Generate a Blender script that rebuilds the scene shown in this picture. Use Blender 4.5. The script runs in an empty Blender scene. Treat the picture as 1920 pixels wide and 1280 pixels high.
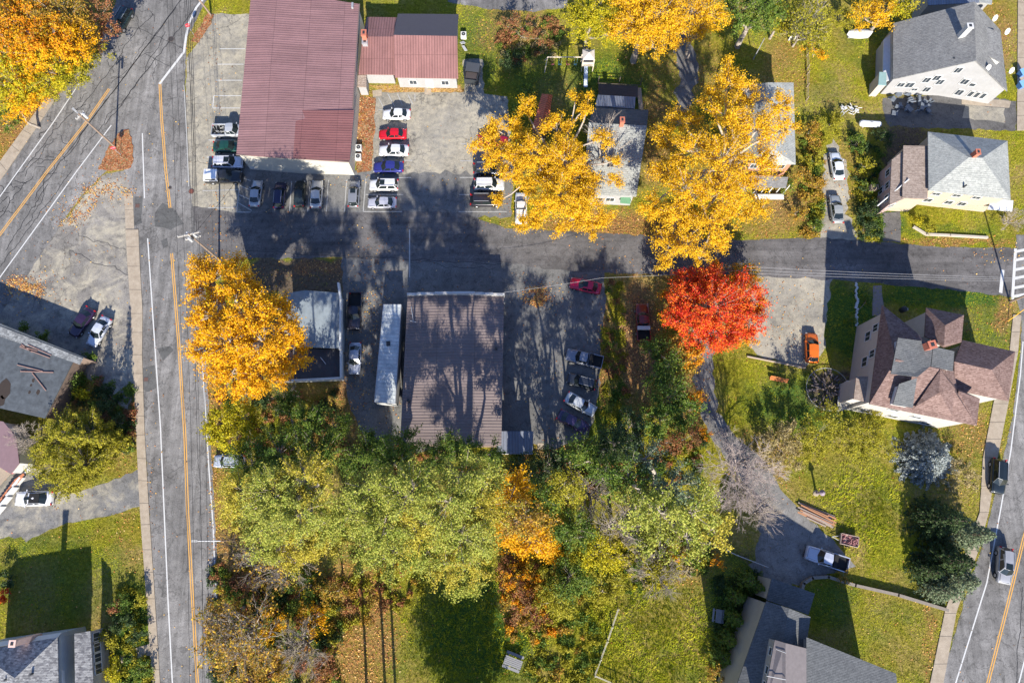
import bpy, math, random
import numpy as np
from mathutils import Vector, Matrix
random.seed(7); rng = np.random.default_rng(7)
sc = bpy.context.scene; COL = sc.collection
# ---------------------------------------------------------------- camera, sky, sun, exposure
F = 1281.0; TILT = math.radians(13.6); HC = 98.0
cd = bpy.data.cameras.new("camera"); cam = bpy.data.objects.new("camera", cd); COL.objects.link(cam)
cam.location = (0, 0, HC); cam.rotation_euler = (TILT, 0, 0)
cd.sensor_width = 36; cd.lens = 36*F/1920; cd.clip_end = 3000; cd.clip_start = 1
sc.camera = cam
EL = math.radians(30.0); AZ = math.radians(5.5)
w = bpy.data.worlds.new("World"); sc.world = w; w.use_nodes = True
wn = w.node_tree; bg = wn.nodes["Background"]
sky = wn.nodes.new("ShaderNodeTexSky"); sky.sky_type = 'NISHITA'; sky.sun_disc = False
sky.sun_elevation = EL; sky.sun_rotation = math.pi - AZ; sky.air_density = 1.5; sky.dust_density = 0.1; sky.ozone_density = 2.0
tint = wn.nodes.new("ShaderNodeMixRGB"); tint.blend_type = 'MULTIPLY'; tint.inputs[0].default_value = 1; tint.inputs[2].default_value = (.86, .93, 1.3, 1)
wn.links.new(sky.outputs[0], tint.inputs[1]); wn.links.new(tint.outputs[0], bg.inputs[0]); bg.inputs[1].default_value = 0.075
sd = bpy.data.lights.new("sun", 'SUN'); sd.energy = 5.0; sd.angle = math.radians(0.5); sd.color = (1, .93, .81)
sun = bpy.data.objects.new("sun", sd); COL.objects.link(sun)
sun.rotation_euler = (math.pi/2-EL, 0, AZ); sun.location = (5, -60, 60)
sc.view_settings.view_transform = 'Standard'; sc.view_settings.look = 'None'
sc.view_settings.exposure = 1.12; sc.view_settings.gamma = 1.0
sc.cycles.max_bounces = 5; sc.cycles.diffuse_bounces = 3; sc.cycles.transparent_max_bounces = 4
sc.cycles.use_denoising = True

def P(x, y, h=0.0):
    """a traced point, at height h, as a place in the world"""
    u = (x-960)/F; v = (y-640)/F
    dy = math.sin(TILT)-v*math.cos(TILT); dz = -math.cos(TILT)-v*math.sin(TILT)
    k = (HC-h)/-dz
    return (u*k, dy*k, h)
def mpp(y, h=0.0):
    v = (y-640)/F
    return (HC-h)/((math.cos(TILT)+v*math.sin(TILT))*F)
def to_px(X, Y):
    fx, fz = Y*math.sin(TILT)+HC*math.cos(TILT), Y*math.cos(TILT)-HC*math.sin(TILT)
    return 960+F*X/fx, 640-F*fz/fx
# ---------------------------------------------------------------- materials
class Mt:
    def __init__(s, name, rough=.85, spec=.25, metal=0.0):
        s.m = bpy.data.materials.new(name); s.m.use_nodes = True; s.nt = s.m.node_tree
        s.b = s.nt.nodes["Principled BSDF"]
        s.b.inputs["Roughness"].default_value = rough; s.b.inputs["Specular IOR Level"].default_value = spec
        s.b.inputs["Metallic"].default_value = metal
        s._p = None
    def node(s, t, **kw):
        n = s.nt.nodes.new(t)
        for k, v in kw.items(): setattr(n, k, v)
        return n
    def link(s, a, b): s.nt.links.new(a, b)
    @property
    def pos(s):
        if s._p is None: s._p = s.node("ShaderNodeNewGeometry").outputs["Position"]
        return s._p
    def map(s, scale, rot=0, src=None):
        n = s.node("ShaderNodeMapping"); n.inputs["Scale"].default_value = scale; n.inputs["Rotation"].default_value = (0, 0, rot)
        s.link(src or s.pos, n.inputs[0]); return n.outputs[0]
    def noise(s, scale, detail=4, rough=.6, dist=0, vec=None):
        n = s.node("ShaderNodeTexNoise"); n.inputs["Scale"].default_value = scale; n.inputs["Detail"].default_value = detail
        n.inputs["Roughness"].default_value = rough; n.inputs["Distortion"].default_value = dist
        s.link(vec or s.pos, n.inputs["Vector"]); return n.outputs[0]
    def vor(s, scale, feature='F1', out=0, vec=None):
        n = s.node("ShaderNodeTexVoronoi", feature=feature); n.inputs["Scale"].default_value = scale
        s.link(vec or s.pos, n.inputs["Vector"]); return n.outputs[out]
    def ramp(s, f, stops, interp='LINEAR'):
        n = s.node("ShaderNodeValToRGB"); r = n.color_ramp; r.interpolation = interp
        while len(r.elements) < len(stops): r.elements.new(0.5)
        for e, (p, c) in zip(r.elements, stops):
            e.position = p; e.color = (c, c, c, 1) if isinstance(c, (int, float)) else (*c, 1)
        s.link(f, n.inputs[0]); return n.outputs[0]
    def mix(s, f, a, b, mode='MIX'):
        n = s.node("ShaderNodeMixRGB", blend_type=mode)
        for i, v in enumerate((f, a, b)):
            if isinstance(v, (int, float)): n.inputs[i].default_value = v if i == 0 else (v, v, v, 1)
            elif isinstance(v, tuple): n.inputs[i].default_value = (*v, 1)
            else: s.link(v, n.inputs[i])
        return n.outputs[0]
    def math(s, op, a, b=0.0, clamp=False):
        n = s.node("ShaderNodeMath", operation=op, use_clamp=clamp)
        for i, v in enumerate((a, b)):
            if isinstance(v, (int, float)): n.inputs[i].default_value = v
            else: s.link(v, n.inputs[i])
        return n.outputs[0]
    def col(s, c):
        if isinstance(c, tuple): s.b.inputs["Base Color"].default_value = (*c, 1)
        else: s.link(c, s.b.inputs["Base Color"])
        return s
    def bump(s, h, strength=.5, dist=.05):
        n = s.node("ShaderNodeBump"); n.inputs["Strength"].default_value = strength; n.inputs["Distance"].default_value = dist
        s.link(h, n.inputs["Height"]); s.link(n.outputs[0], s.b.inputs["Normal"]); return s
_mc = {}
def plain(name, c, rough=.8, spec=.25, metal=0.0, var=.18, sc_=2.5):
    k = ("p", name)
    if k in _mc: return _mc[k]
    m = Mt(name, rough, spec, metal)
    n = m.noise(sc_, 6, .65)
    m.col(m.mix(n, tuple(x*(1-var) for x in c), tuple(min(1, x*(1+var)) for x in c)))
    _mc[k] = m.m; return m.m
def asphalt(name, base, tan=0.0, patch=.35, crack=1.0, streak=0.0, sv=(1.1, .05, 1)):
    m = Mt(name, .9, .2)
    big = m.noise(.07, 5, .6, .4); mid = m.noise(.55, 6, .7, .3); fine = m.noise(7, 4, .75)
    c = m.ramp(big, [(.3, tuple(x*(1-patch) for x in base)), (.55, base), (.75, tuple(x*(1+patch*.8) for x in base))])
    c = m.mix(.7, c, m.ramp(mid, [(.3, .6), (.7, 1.38)]), 'MULTIPLY')
    c = m.mix(.6, c, m.ramp(m.noise(.9, 3, .5, 2.0), [(.36, .55), (.42, 1.0)]), 'MULTIPLY')
    c = m.mix(.75, c, m.ramp(fine, [(.28, .55), (.5, 1.0), (.72, 1.5)]), 'MULTIPLY')
    if streak:
        c = m.mix(streak, c, m.ramp(m.noise(1, 5, .65, .2, m.map(sv)), [(.35, .62), (.65, 1.35)]), 'MULTIPLY')
    if tan:
        t = m.noise(.22, 7, .7, .8); t2 = m.noise(1.3, 5, .7, .5)
        f = m.math('MULTIPLY', m.ramp(t, [(.5-.22*tan, 0), (.62, 1)]), m.ramp(t2, [(.3, .25), (.6, .95)]))
        c = m.mix(f, c, m.ramp(fine, [(.3, (.32, .29, .22)), (.7, (.48, .43, .33))]))
    if crack:
        wv = m.node("ShaderNodeVectorMath", operation='ADD')
        nn = m.node("ShaderNodeTexNoise"); nn.inputs["Scale"].default_value = .9; m.link(m.pos, nn.inputs["Vector"])
        sc2 = m.node("ShaderNodeVectorMath", operation='SCALE'); sc2.inputs[3].default_value = 1.6
        m.link(nn.outputs[1], sc2.inputs[0]); m.link(m.pos, wv.inputs[0]); m.link(sc2.outputs[0], wv.inputs[1])
        d = m.vor(.28, 'DISTANCE_TO_EDGE', 0, wv.outputs[0])
        cm = m.math('MULTIPLY', m.ramp(d, [(0.0, 1), (.022, 0)]), m.ramp(m.noise(.12, 3), [(.40, 0), (.56, 1)]))
        c = m.mix(m.math('MULTIPLY', cm, .7*crack), c, tuple(x*.32 for x in base))
    m.col(c); m.bump(fine, .5, .03); return m.m
A_road = asphalt("road_asphalt", (.188, .181, .174), streak=.65)
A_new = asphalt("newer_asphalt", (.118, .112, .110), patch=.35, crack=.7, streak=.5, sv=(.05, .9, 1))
A_lot = asphalt("lot_asphalt", (.150, .148, .142), patch=.25, crack=.5)
A_dusty = asphalt("dusty_asphalt", (.165, .16, .15), tan=1.5)
A_worn = asphalt("worn_asphalt", (.195, .182, .165), tan=.25)
A_gravel = asphalt("gravel", (.20, .19, .17), tan=1.0, patch=.35, crack=0)
A_drive = asphalt("driveway_asphalt", (.13, .125, .12), patch=.3, crack=.6)
A_gravel2 = asphalt("grey_gravel", (.165, .162, .158), tan=.3, patch=.4, crack=0)
A_worn2 = asphalt("pale_drive_asphalt", (.175, .17, .162), patch=.3, crack=.5)
A_conc = None
def concrete():
    m = Mt("concrete_paving", .85, .2)
    n = m.noise(1.2, 6, .7); f = m.noise(9, 3, .7)
    c = m.ramp(n, [(.3, (.27, .22, .165)), (.7, (.39, .33, .255))])
    c = m.mix(.5, c, m.ramp(f, [(.3, .7), (.7, 1.25)]), 'MULTIPLY')
    m.col(c); m.bump(f, .3, .02); return m.m
A_conc = concrete()
paint_w = plain("white_road_paint", (.50, .50, .49), var=.25, sc_=5)
paint_wf = plain("faded_white_road_paint", (.36, .36, .35), var=.35, sc_=4)
paint_y = plain("yellow_road_paint", (.58, .31, .07), var=.2, sc_=5)
tar = plain("tar_crack_filler", (.028, .028, .03), .7, .3)
def leaf_litter(name, cols, cover=1.0):
    m = Mt(name, .9, .15)
    vc = m.node("ShaderNodeTexVoronoi"); vc.inputs["Scale"].default_value = 6.5; m.link(m.pos, vc.inputs["Vector"])
    sep = m.node("ShaderNodeSeparateColor"); m.link(vc.outputs["Color"], sep.inputs[0])
    c = m.ramp(sep.outputs[0], [(i/(len(cols)-1), q) for i, q in enumerate(cols)])
    c = m.mix(.6, c, m.ramp(m.noise(.6, 5, .7), [(.3, .45), (.7, 1.4)]), 'MULTIPLY')
    m.col(c); m.bump(sep.outputs[1], .6, .08); return m.m
L_red = leaf_litter("red_brown_leaf_litter", [(.09, .035, .02), (.27, .09, .04), (.38, .15, .06), (.18, .09, .04), (.42, .26, .15), (.12, .12, .03)])
L_tan = leaf_litter("tan_leaf_litter", [(.14, .08, .03), (.42, .25, .11), (.50, .33, .14), (.25, .14, .05), (.45, .30, .05)])
def siding(name, c, period=.16):
    m = Mt(name, .75, .3)
    sx = m.node("ShaderNodeSeparateXYZ"); m.link(m.pos, sx.inputs[0])
    f = m.math('FRACT', m.math('MULTIPLY', sx.outputs[2], 1/period))
    cc = m.mix(m.ramp(f, [(0, 1), (.16, 0)]), c, tuple(x*.72 for x in c))
    cc = m.mix(.35, cc, m.ramp(m.noise(.8, 5, .7), [(.3, .72), (.7, 1.15)]), 'MULTIPLY')
    m.col(cc); m.bump(f, .4, .03); return m.m
W_white = siding("white_clapboard", (.32, .32, .325)); W_tan = siding("tan_clapboard", (.45, .37, .28))
W_cream = siding("cream_clapboard", (.42, .40, .37)); W_greige = siding("pale_grey_clapboard", (.46, .44, .42))
W_metal = plain("off_white_metal_wall", (.42, .40, .34)); W_dark = plain("weathered_brown_wall", (.16, .12, .10))
W_block = plain("painted_block_wall", (.45, .45, .43)); W_blue = siding("blue_grey_clapboard", (.33, .37, .42))
W_pink = siding("dusky_pink_clapboard", (.42, .30, .27))
trim = plain("white_trim", (.52, .52, .51), .5, .4, var=.06); darkm = plain("dark_metal", (.03, .032, .035), .5, .4)
grey_m = plain("grey_metal", (.35, .36, .38), .45, .5, .3); wood = plain("weathered_wood", (.30, .24, .18), var=.3, sc_=6)
brick = plain("red_brick", (.42, .14, .09), var=.35, sc_=9); redpl = plain("red_plastic", (.6, .03, .05), .5)
def glassm():
    m = Mt("window_glass", .08, .6); m.col(m.mix(m.noise(.7, 2), (.015, .02, .028), (.06, .075, .09))); return m.m
G_win = glassm()
def shingle(name, c, c2, rot=0.0, period=.28, streak=.3):
    m = Mt(name, .92, .15)
    vec = m.map((1, 1, 1), rot)
    sx = m.node("ShaderNodeSeparateXYZ"); m.link(vec, sx.inputs[0])
    f = m.math('FRACT', m.math('MULTIPLY', sx.outputs[1], 1/period))
    tabs = m.vor(3.2, 'F1', 1, m.map((1, 1.6, 1), rot)); st = m.node("ShaderNodeSeparateColor"); m.link(tabs, st.inputs[0])
    cc = m.mix(st.outputs[0], c, c2)
    cc = m.mix(.7, cc, m.ramp(m.noise(8, 3, .8), [(.3, .6), (.7, 1.4)]), 'MULTIPLY')
    cc = m.mix(m.ramp(f, [(0, .45), (.22, 0)]), cc, tuple(x*.35 for x in c))
    cc = m.mix(streak, cc, m.ramp(m.noise(.35, 6, .7, .6), [(.3, .6), (.7, 1.35)]), 'MULTIPLY')
    m.col(cc); m.bump(f, .5, .03); return m.m
R_grey = shingle("grey_shingles", (.15, .15, .15), (.22, .22, .215)); R_lgrey = shingle("pale_grey_shingles", (.24, .25, .24), (.33, .34, .32), .08)
R_brown = shingle("brown_shingles", (.125, .08, .07), (.21, .145, .13), -.25); R_char = shingle("charcoal_shingles", (.085, .09, .095), (.12, .125, .13), -.25)
R_speck = shingle("speckled_grey_shingles", (.12, .12, .13), (.32, .32, .32), .1); R_tanb = shingle("faded_brown_shingles", (.22, .17, .14), (.32, .26, .22))
def ribbed(name, c, period, axis, streak=.25, dark=.55):
    m = Mt(name, .55, .35)
    sx = m.node("ShaderNodeSeparateXYZ"); m.link(m.pos, sx.inputs[0])
    f = m.math('FRACT', m.math('MULTIPLY', sx.outputs[axis], 1/period))
    cc = m.mix(m.ramp(f, [(0, 1), (.2, 1), (.34, 0), (.9, 0), (1, 1)]), c, tuple(x*dark for x in c))
    wn_ = m.node("ShaderNodeTexWhiteNoise", noise_dimensions='2D'); cb = m.node("ShaderNodeCombineXYZ")
    m.link(m.math('FLOOR', m.math('MULTIPLY', sx.outputs[axis], 1/.92)), cb.inputs[0]); m.link(m.math('FLOOR', m.math('MULTIPLY', sx.outputs[1-axis], 1/5.3)), cb.inputs[1]); m.link(cb.outputs[0], wn_.inputs[0])
    cc = m.mix(1, cc, m.ramp(wn_.outputs[0], [(0, .93), (1, 1.06)]), 'MULTIPLY')
    lap = m.math('FRACT', m.math('MULTIPLY', sx.outputs[1-axis], 1/5.3)); cc = m.mix(m.ramp(lap, [(0, .6), (.012, .6), (.02, 0)]), cc, tuple(x*.5 for x in c))
    cc = m.mix(.35, cc, m.ramp(m.noise(1, 5, .7, .4, m.map((.08, 1.2, 1) if axis == 1 else (1.2, .08, 1))), [(.35, .6), (.6, 1.1)]), 'MULTIPLY')
    cc = m.mix(streak, cc, m.ramp(m.noise(.25, 6, .7, .3), [(.3, .7), (.7, 1.25)]), 'MULTIPLY')
    cc = m.mix(.3, cc, m.ramp(m.noise(4, 4, .7), [(.3, .75), (.7, 1.2)]), 'MULTIPLY')
    m.col(cc); m.bump(m.ramp(f, [(0, 1), (.2, 1), (.32, 0), (.9, 0), (1, 1)]), .6, .05); return m.m
R_red = ribbed("red_ribbed_metal_roof", (.225, .125, .125), .40, 1, .4, .88); R_red2 = ribbed("darker_red_ribbed_metal_roof", (.20, .085, .082), .40, 1, .4, .80)
R_red3 = ribbed("red_ribbed_metal_annex_roof", (.25, .125, .115), .42, 0, .3, .7); R_bm = ribbed("brown_ribbed_metal_roof", (.175, .138, .13), .42, 1, .4, .86)
R_tin = ribbed("pale_tin_roof", (.17, .19, .24), .4, 0, .3, .8); R_orange = ribbed("orange_red_metal_roof", (.55, .13, .06), .4, 1)
R_flat = plain("grey_membrane_roof", (.17, .185, .19), var=.3, sc_=.8); R_dk = plain("dark_flat_roof", (.055, .055, .06), var=.4, sc_=.9)
R_weath = plain("weathered_grey_roll_roof", (.075, .085, .095), var=.85, sc_=1.1)
R_porch = plain("pale_porch_roof_panels", (.50, .52, .55), .5, .4)
# ---------------------------------------------------------------- mesh helpers
def mesh_np(name, v, faces_flat, n, mat=None, smooth=False):
    """numpy mesh of n-sided faces"""
    me = bpy.data.meshes.new(name); v = np.asarray(v, np.float32).reshape(-1, 3)
    ff = np.asarray(faces_flat, np.int32).ravel(); nf = len(ff)//n
    me.vertices.add(len(v)); me.vertices.foreach_set("co", v.ravel())
    me.loops.add(len(ff)); me.loops.foreach_set("vertex_index", ff)
    me.polygons.add(nf); me.polygons.foreach_set("loop_start", np.arange(0, nf*n, n, dtype=np.int32))
    me.polygons.foreach_set("loop_total", np.full(nf, n, np.int32))
    if smooth: me.polygons.foreach_set("use_smooth", np.ones(nf, bool))
    me.update(calc_edges=True)
    if mat: me.materials.append(mat)
    return me
def link(name, me, parent=None, loc=None):
    o = bpy.data.objects.new(name, me); COL.objects.link(o)
    if parent: o.parent = parent
    if loc is not None: o.location = loc
    return o
def wpos(o):
    p = Vector((0, 0, 0))
    while o is not None: p = p + o.location; o = o.parent
    return p
def mk(name, verts, faces, mat, parent=None, smooth=False, local=False):
    """one mesh object; vertices are world places unless local"""
    if parent is not None and not local:
        q = wpos(parent); verts = [(a-q.x, b-q.y, c-q.z) for a, b, c in verts]
    me = bpy.data.meshes.new(name); me.from_pydata([tuple(v) for v in verts], [], faces); me.update()
    if smooth:
        for p in me.polygons: p.use_smooth = True
    if mat: me.materials.append(mat)
    return link(name, me, parent)
def thing(name, label, cat, loc, rz=0, group=None):
    o = bpy.data.objects.new(name, None); COL.objects.link(o); o.empty_display_size = .3
    o.location = loc; o.rotation_euler = (0, 0, rz); tag(o, label, cat, group); return o
def tag(o, label, cat, group=None, kind=None):
    o["label"] = label; o["category"] = cat
    if group: o["group"] = group
    if kind: o["kind"] = kind
    return o
class MB:
    def __init__(s): s.v = []; s.f = []
    def add(s, vs, fs):
        n = len(s.v); s.v += [tuple(v) for v in vs]; s.f += [tuple(i+n for i in f) for f in fs]; return s
    def box(s, c, d, rz=0, ry=0):
        M = Matrix.Translation(c) @ Matrix.Rotation(rz, 4, 'Z') @ Matrix.Rotation(ry, 4, 'Y')
        vs = [M @ Vector((x*d[0]/2, y*d[1]/2, z*d[2]/2)) for x in (-1, 1) for y in (-1, 1) for z in (-1, 1)]
        return s.add(vs, [(0, 1, 3, 2), (4, 6, 7, 5), (0, 4, 5, 1), (2, 3, 7, 6), (0, 2, 6, 4), (1, 5, 7, 3)])
    def tube(s, a, b, r0, r1=None, n=8, caps=True):
        a = Vector(a); b = Vector(b); r1 = r0 if r1 is None else r1
        d = (b-a).normalized(); u = d.orthogonal().normalized(); w_ = d.cross(u)
        vs = [p+(u*math.cos(2*math.pi*i/n)+w_*math.sin(2*math.pi*i/n))*r for p, r in ((a, r0), (b, r1)) for i in range(n)]
        fs = [(i, (i+1) % n, n+(i+1) % n, n+i) for i in range(n)]
        if caps: fs += [tuple(range(n))[::-1], tuple(range(n, 2*n))]
        return s.add(vs, fs)
    def make(s, name, mat, parent=None, smooth=False, local=False): return mk(name, s.v, s.f, mat, parent, smooth, local)
def smooth_noise(x, y, s, seed=0):
    x = x*s+seed*17.3; y = y*s-seed*9.1
    return (np.sin(x*1.7+1.3*np.sin(y*1.1+seed))+np.sin(y*1.9+1.7*np.sin(x*.9-seed))+.6*np.sin(3.1*x+2.3*y)+.5*np.sin(4.7*y-2.9*x+seed))/3.1
def poly_px(pts): return [P(x, y)[:2] for x, y in pts]
def densify(pts, step=.8, wob=.15, closed=True):
    out = []; n = len(pts)
    for i in range(n if closed else n-1):
        a = pts[i]; b = pts[(i+1) % n]; L = math.dist(a, b); k = max(1, int(L/step))
        nx, ny = -(b[1]-a[1])/max(L, 1e-6), (b[0]-a[0])/max(L, 1e-6)
        for j in range(k):
            t = j/k; q = random.gauss(0, wob) if wob else 0
            out.append((a[0]+(b[0]-a[0])*t+nx*q, a[1]+(b[1]-a[1])*t+ny*q))
    if not closed: out.append(pts[-1])
    return out
def sheet(name, pts, mat, z, wob=.1, step=.8, depth=0.0):
    p = densify(poly_px(pts), step, wob); n = len(p)
    vs = [(x, y, z) for x, y in p]; fs = [tuple(range(n))]
    if depth:
        vs += [(x, y, z-depth) for x, y in p]; fs += [(i, n+i, n+(i+1) % n, (i+1) % n) for i in range(n)]
    o = mk(name, vs, fs, mat); o["kind"] = "structure"; return o
def ribbon_v(pts, width, z, mb, px=True):
    p = [Vector(P(*q)[:2]) if px else Vector(q[:2]) for q in pts]; n = len(p); vs = []
    for i in range(n):
        d = (p[min(i+1, n-1)]-p[max(i-1, 0)]).normalized(); nrm = Vector((-d.y, d.x))*width/2
        vs += [(*(p[i]+nrm), z), (*(p[i]-nrm), z)]
    mb.add(vs, [(2*i, 2*i+1, 2*i+3, 2*i+2) for i in range(n-1)])
def offset_line(pts, off):
    p = [Vector(P(*q)[:2]) for q in pts]; n = len(p); out = []
    for i in range(n):
        d = (p[min(i+1, n-1)]-p[max(i-1, 0)]).normalized(); out.append(tuple(p[i]+Vector((-d.y, d.x))*off))
    return out
# ---------------------------------------------------------------- ground
# blobs: x, y, rx, ry, channel (0 litter, 1 lush, 2 soil), strength
BL = [(50, 250, 80, 60, 0, 1), (120, 190, 60, 30, 0, 1), (402, 900, 22, 330, 0, .8), (690, 240, 22, 70, 0, 1.2), (1180, 425, 190, 26, 0, 1.1), (1230, 250, 20, 120, 0, .7), (1450, 410, 80, 38, 0, .65),
 (800, 168, 110, 10, 0, .9), (700, 780, 130, 90, 0, .7), (680, 1170, 60, 150, 0, .95), (440, 1150, 70, 190, 0, .8), (1050, 880, 90, 60, 0, .6), (1190, 650, 60, 150, 0, .55), (1128, 640, 10, 120, 0, 1.1), (1185, 650, 16, 140, 0, .9),
 (1475, 130, 45, 60, 0, .55), (1590, 330, 40, 60, 0, .5), (1490, 380, 50, 60, 0, .6), (1290, 560, 60, 60, 0, .8), (1300, 720, 22, 90, 0, .8), (1860, 500, 70, 8, 0, 1), (1800, 455, 110, 8, 0, .9),
 (1870, 60, 30, 70, 0, .7), (1820, 820, 50, 40, 0, .6), (960, 60, 70, 50, 0, .5), (1230, 100, 80, 60, 0, .35), (1320, 130, 50, 60, 0, .4), (1270, 1060, 60, 40, 0, .5), (180, 740, 60, 60, 0, .6), (230, 870, 30, 30, 0, .3),
 (980, 1120, 40, 60, 0, .8), (520, 640, 100, 60, 0, .6), (1880, 590, 20, 40, 0, .8), (1820, 600, 60, 20, 0, .2), (600, 500, 50, 15, 0, .7), (1430, 860, 60, 60, 0, .4), (270, 400, 6, 20, 0, .8),
 (240, 1010, 30, 60, 0, .35), (1745, 1200, 12, 90, 0, .6), (1530, 440, 40, 14, 0, .7),
 (900, 90, 45, 90, 1, .7), (1150, 160, 90, 70, 1, .8), (1000, 140, 60, 60, 1, .6), (1780, 550, 130, 28, 1, 1), (1590, 600, 60, 70, 1, 1), (1850, 620, 50, 50, 1, .6), (1500, 760, 110, 60, 1, .8),
 (1620, 930, 100, 90, 1, .35), (1560, 1130, 50, 50, 1, .7), (1700, 1150, 70, 20, 1, .4), (100, 1080, 130, 90, 1, .55), (250, 1180, 40, 100, 1, .9), (900, 1180, 120, 110, 1, .9), (1650, 410, 40, 50, 1, .9), (1150, 760, 60, 100, 1, .7),
 (1380, 1150, 60, 120, 1, .8), (1640, 60, 60, 30, 1, .6), (1560, 180, 40, 50, 1, .35), (1080, 1080, 60, 90, 1, .5), (1530, 420, 14, 20, 1, 1.2), (1770, 435, 90, 12, 1, .6), (600, 790, 120, 60, 1, .3),
 (1200, 640, 40, 120, 2, .7), (700, 700, 60, 80, 2, .7), (560, 650, 80, 80, 2, .6), (1050, 850, 60, 25, 2, .5), (1450, 870, 30, 40, 2, .4), (220, 780, 40, 80, 2, .6), (1690, 210, 30, 30, 2, .8), (560, 520, 110, 38, 2, 1.1),
 (1560, 730, 50, 40, 2, .7), (1200, 110, 30, 90, 2, .3), (1700, 290, 40, 60, 2, .8), (1420, 1040, 30, 30, 2, .5), (1250, 1100, 60, 40, 2, .25)]
def zone(px, py):
    wx = px+14*smooth_noise(px, py, .05, 1); wy = py+14*smooth_noise(px, py, .05, 2)
    ch = [np.zeros_like(px) for _ in range(3)]
    for (cx, cy, rx, ry, c, s) in BL:
        d = ((wx-cx)/rx)**2+((wy-cy)/ry)**2
        ch[c] = np.maximum(ch[c], s*np.clip(1.35-.75*d, 0, 1))
    return [np.clip(c, 0, 1.2) for c in ch]
def ground():
    m = Mt("autumn_ground", .95, .1)
    at = m.node("ShaderNodeAttribute", attribute_name="zone"); sp = m.node("ShaderNodeSeparateColor"); m.link(at.outputs["Color"], sp.inputs[0])
    n1 = m.noise(.35, 6, .7, .5); n2 = m.noise(2.2, 5, .75); n3 = m.noise(9, 3, .8)
    dry = m.ramp(n2, [(.28, (.10, .10, .012)), (.5, (.20, .185, .014)), (.7, (.34, .28, .04))])
    lush = m.ramp(n2, [(.28, (.018, .055, .014)), (.55, (.065, .12, .02)), (.75, (.17, .20, .03))])
    lit = m.ramp(m.vor(5.5, 'F1', 0), [(0, (.50, .29, .12)), (.4, (.34, .16, .06)), (.8, (.12, .06, .03))])
    soil = m.ramp(n2, [(.3, (.06, .045, .03)), (.7, (.17, .13, .09))])
    def edge(ch, lo, hi): return m.ramp(m.math('ADD', ch, m.math('MULTIPLY', m.math('SUBTRACT', n1, .5), .9)), [(lo, 0), (hi, 1)])
    n0 = m.noise(.09, 5, .65, .6)
    dry = m.mix(m.ramp(n0, [(.42, 0), (.62, .75)]), dry, m.ramp(n2, [(.3, (.15, .10, .03)), (.7, (.40, .29, .13))]))
    dry = m.mix(m.ramp(m.noise(.16, 4, .6), [(.5, 0), (.68, .7)]), dry, m.ramp(n2, [(.3, (.06, .10, .01)), (.7, (.20, .23, .03))]))
    lush = m.mix(.35, lush, m.ramp(m.noise(1, 3, .6, .2, m.map((.15, 1.6, 1), .3)), [(.35, .6), (.65, 1.35)]), 'MULTIPLY')
    c = m.mix(edge(sp.outputs[1], .2, .9), dry, lush)
    c = m.mix(edge(sp.outputs[2], .35, .7), c, soil)
    lf = m.math('MULTIPLY', edge(sp.outputs[0], .15, 1.05), m.ramp(n2, [(.34, .2), (.6, 1)]))
    c = m.mix(lf, c, lit)
    c = m.mix(.6, c, m.ramp(n3, [(.28, .5), (.5, 1), (.74, 1.6)]), 'MULTIPLY')
    m.col(c); m.bump(n2, .9, .25)
    nx, ny = 620, 420
    X = np.linspace(-150, 150, nx); Y = np.linspace(-70, 135, ny); XX, YY = np.meshgrid(X, Y)
    XX[:, 0] = -900; XX[:, -1] = 900; YY[0] = -700; YY[-1] = 1200
    v = np.stack([XX, YY, np.zeros_like(XX)], -1).reshape(-1, 3)
    i = np.arange(nx-1)[None, :]+np.arange(ny-1)[:, None]*nx
    f = np.stack([i, i+1, i+nx+1, i+nx], -1).reshape(-1)
    me = mesh_np("ground", v, f, 4, m.m)
    pxx, pyy = to_px(v[:, 0], np.clip(v[:, 1], -60, 130)); z = zone(pxx, pyy)
    a = me.attributes.new("zone", 'FLOAT_COLOR', 'POINT')
    a.data.foreach_set("color", np.stack([*z, np.ones_like(z[0])], -1).astype(np.float32).ravel())
    o = link("ground", me); o["kind"] = "structure"
ground()
PAVE = []
def pave(name, pts, mat, z, wob=.08, depth=0.0):
    PAVE.append(poly_px(pts)); return sheet(name, pts, mat, z, wob, depth=depth)
pave("parking_lot", [(190, 330), (240, 315), (248, 400), (262, 560), (268, 700), (236, 770), (205, 735), (150, 700), (0, 660), (-60, 650), (0, 575), (110, 425)], A_worn, .012, .25)
pave("parking_lot", [(350, 110), (372, 80), (396, 27), (500, 27), (500, 330), (680, 329), (686, 240), (702, 172), (872, 172), (868, 112), (906, 112), (908, 176), (950, 181), (962, 300), (958, 400), (700, 402), (446, 402), (355, 404), (345, 300)], A_dusty, .008, .12)
pave("parking_lot", [(446, 312), (680, 322), (960, 330), (958, 410), (446, 410)], A_lot, .013, .3)
pave("parking_lot", [(641, 470), (660, 470), (1060, 490), (1130, 505), (1136, 570), (1126, 640), (1122, 740), (1104, 822), (1062, 832), (1035, 845), (1000, 832), (940, 830), (760, 850), (690, 840), (655, 760), (646, 700), (643, 560), (641, 500)], A_lot, .012, .12)
pave("driveway", [(1383, 505), (1562, 512), (1556, 560), (1546, 620), (1544, 660), (1508, 688), (1430, 672), (1400, 650), (1405, 590)], A_gravel, .012, .25)
pave("driveway", [(1545, 300), (1562, 260), (1585, 300), (1590, 380), (1604, 452), (1538, 450), (1542, 380)], A_gravel, .012, .25)
pave("driveway", [(1655, 185), (1800, 176), (1905, 190), (1905, 246), (1700, 238), (1672, 236), (1655, 215)], A_drive, .012, .15)
pave("driveway", [(1655, 400), (1688, 396), (1690, 440), (1688, 456), (1655, 452)], A_drive, .012, .08)
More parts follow.
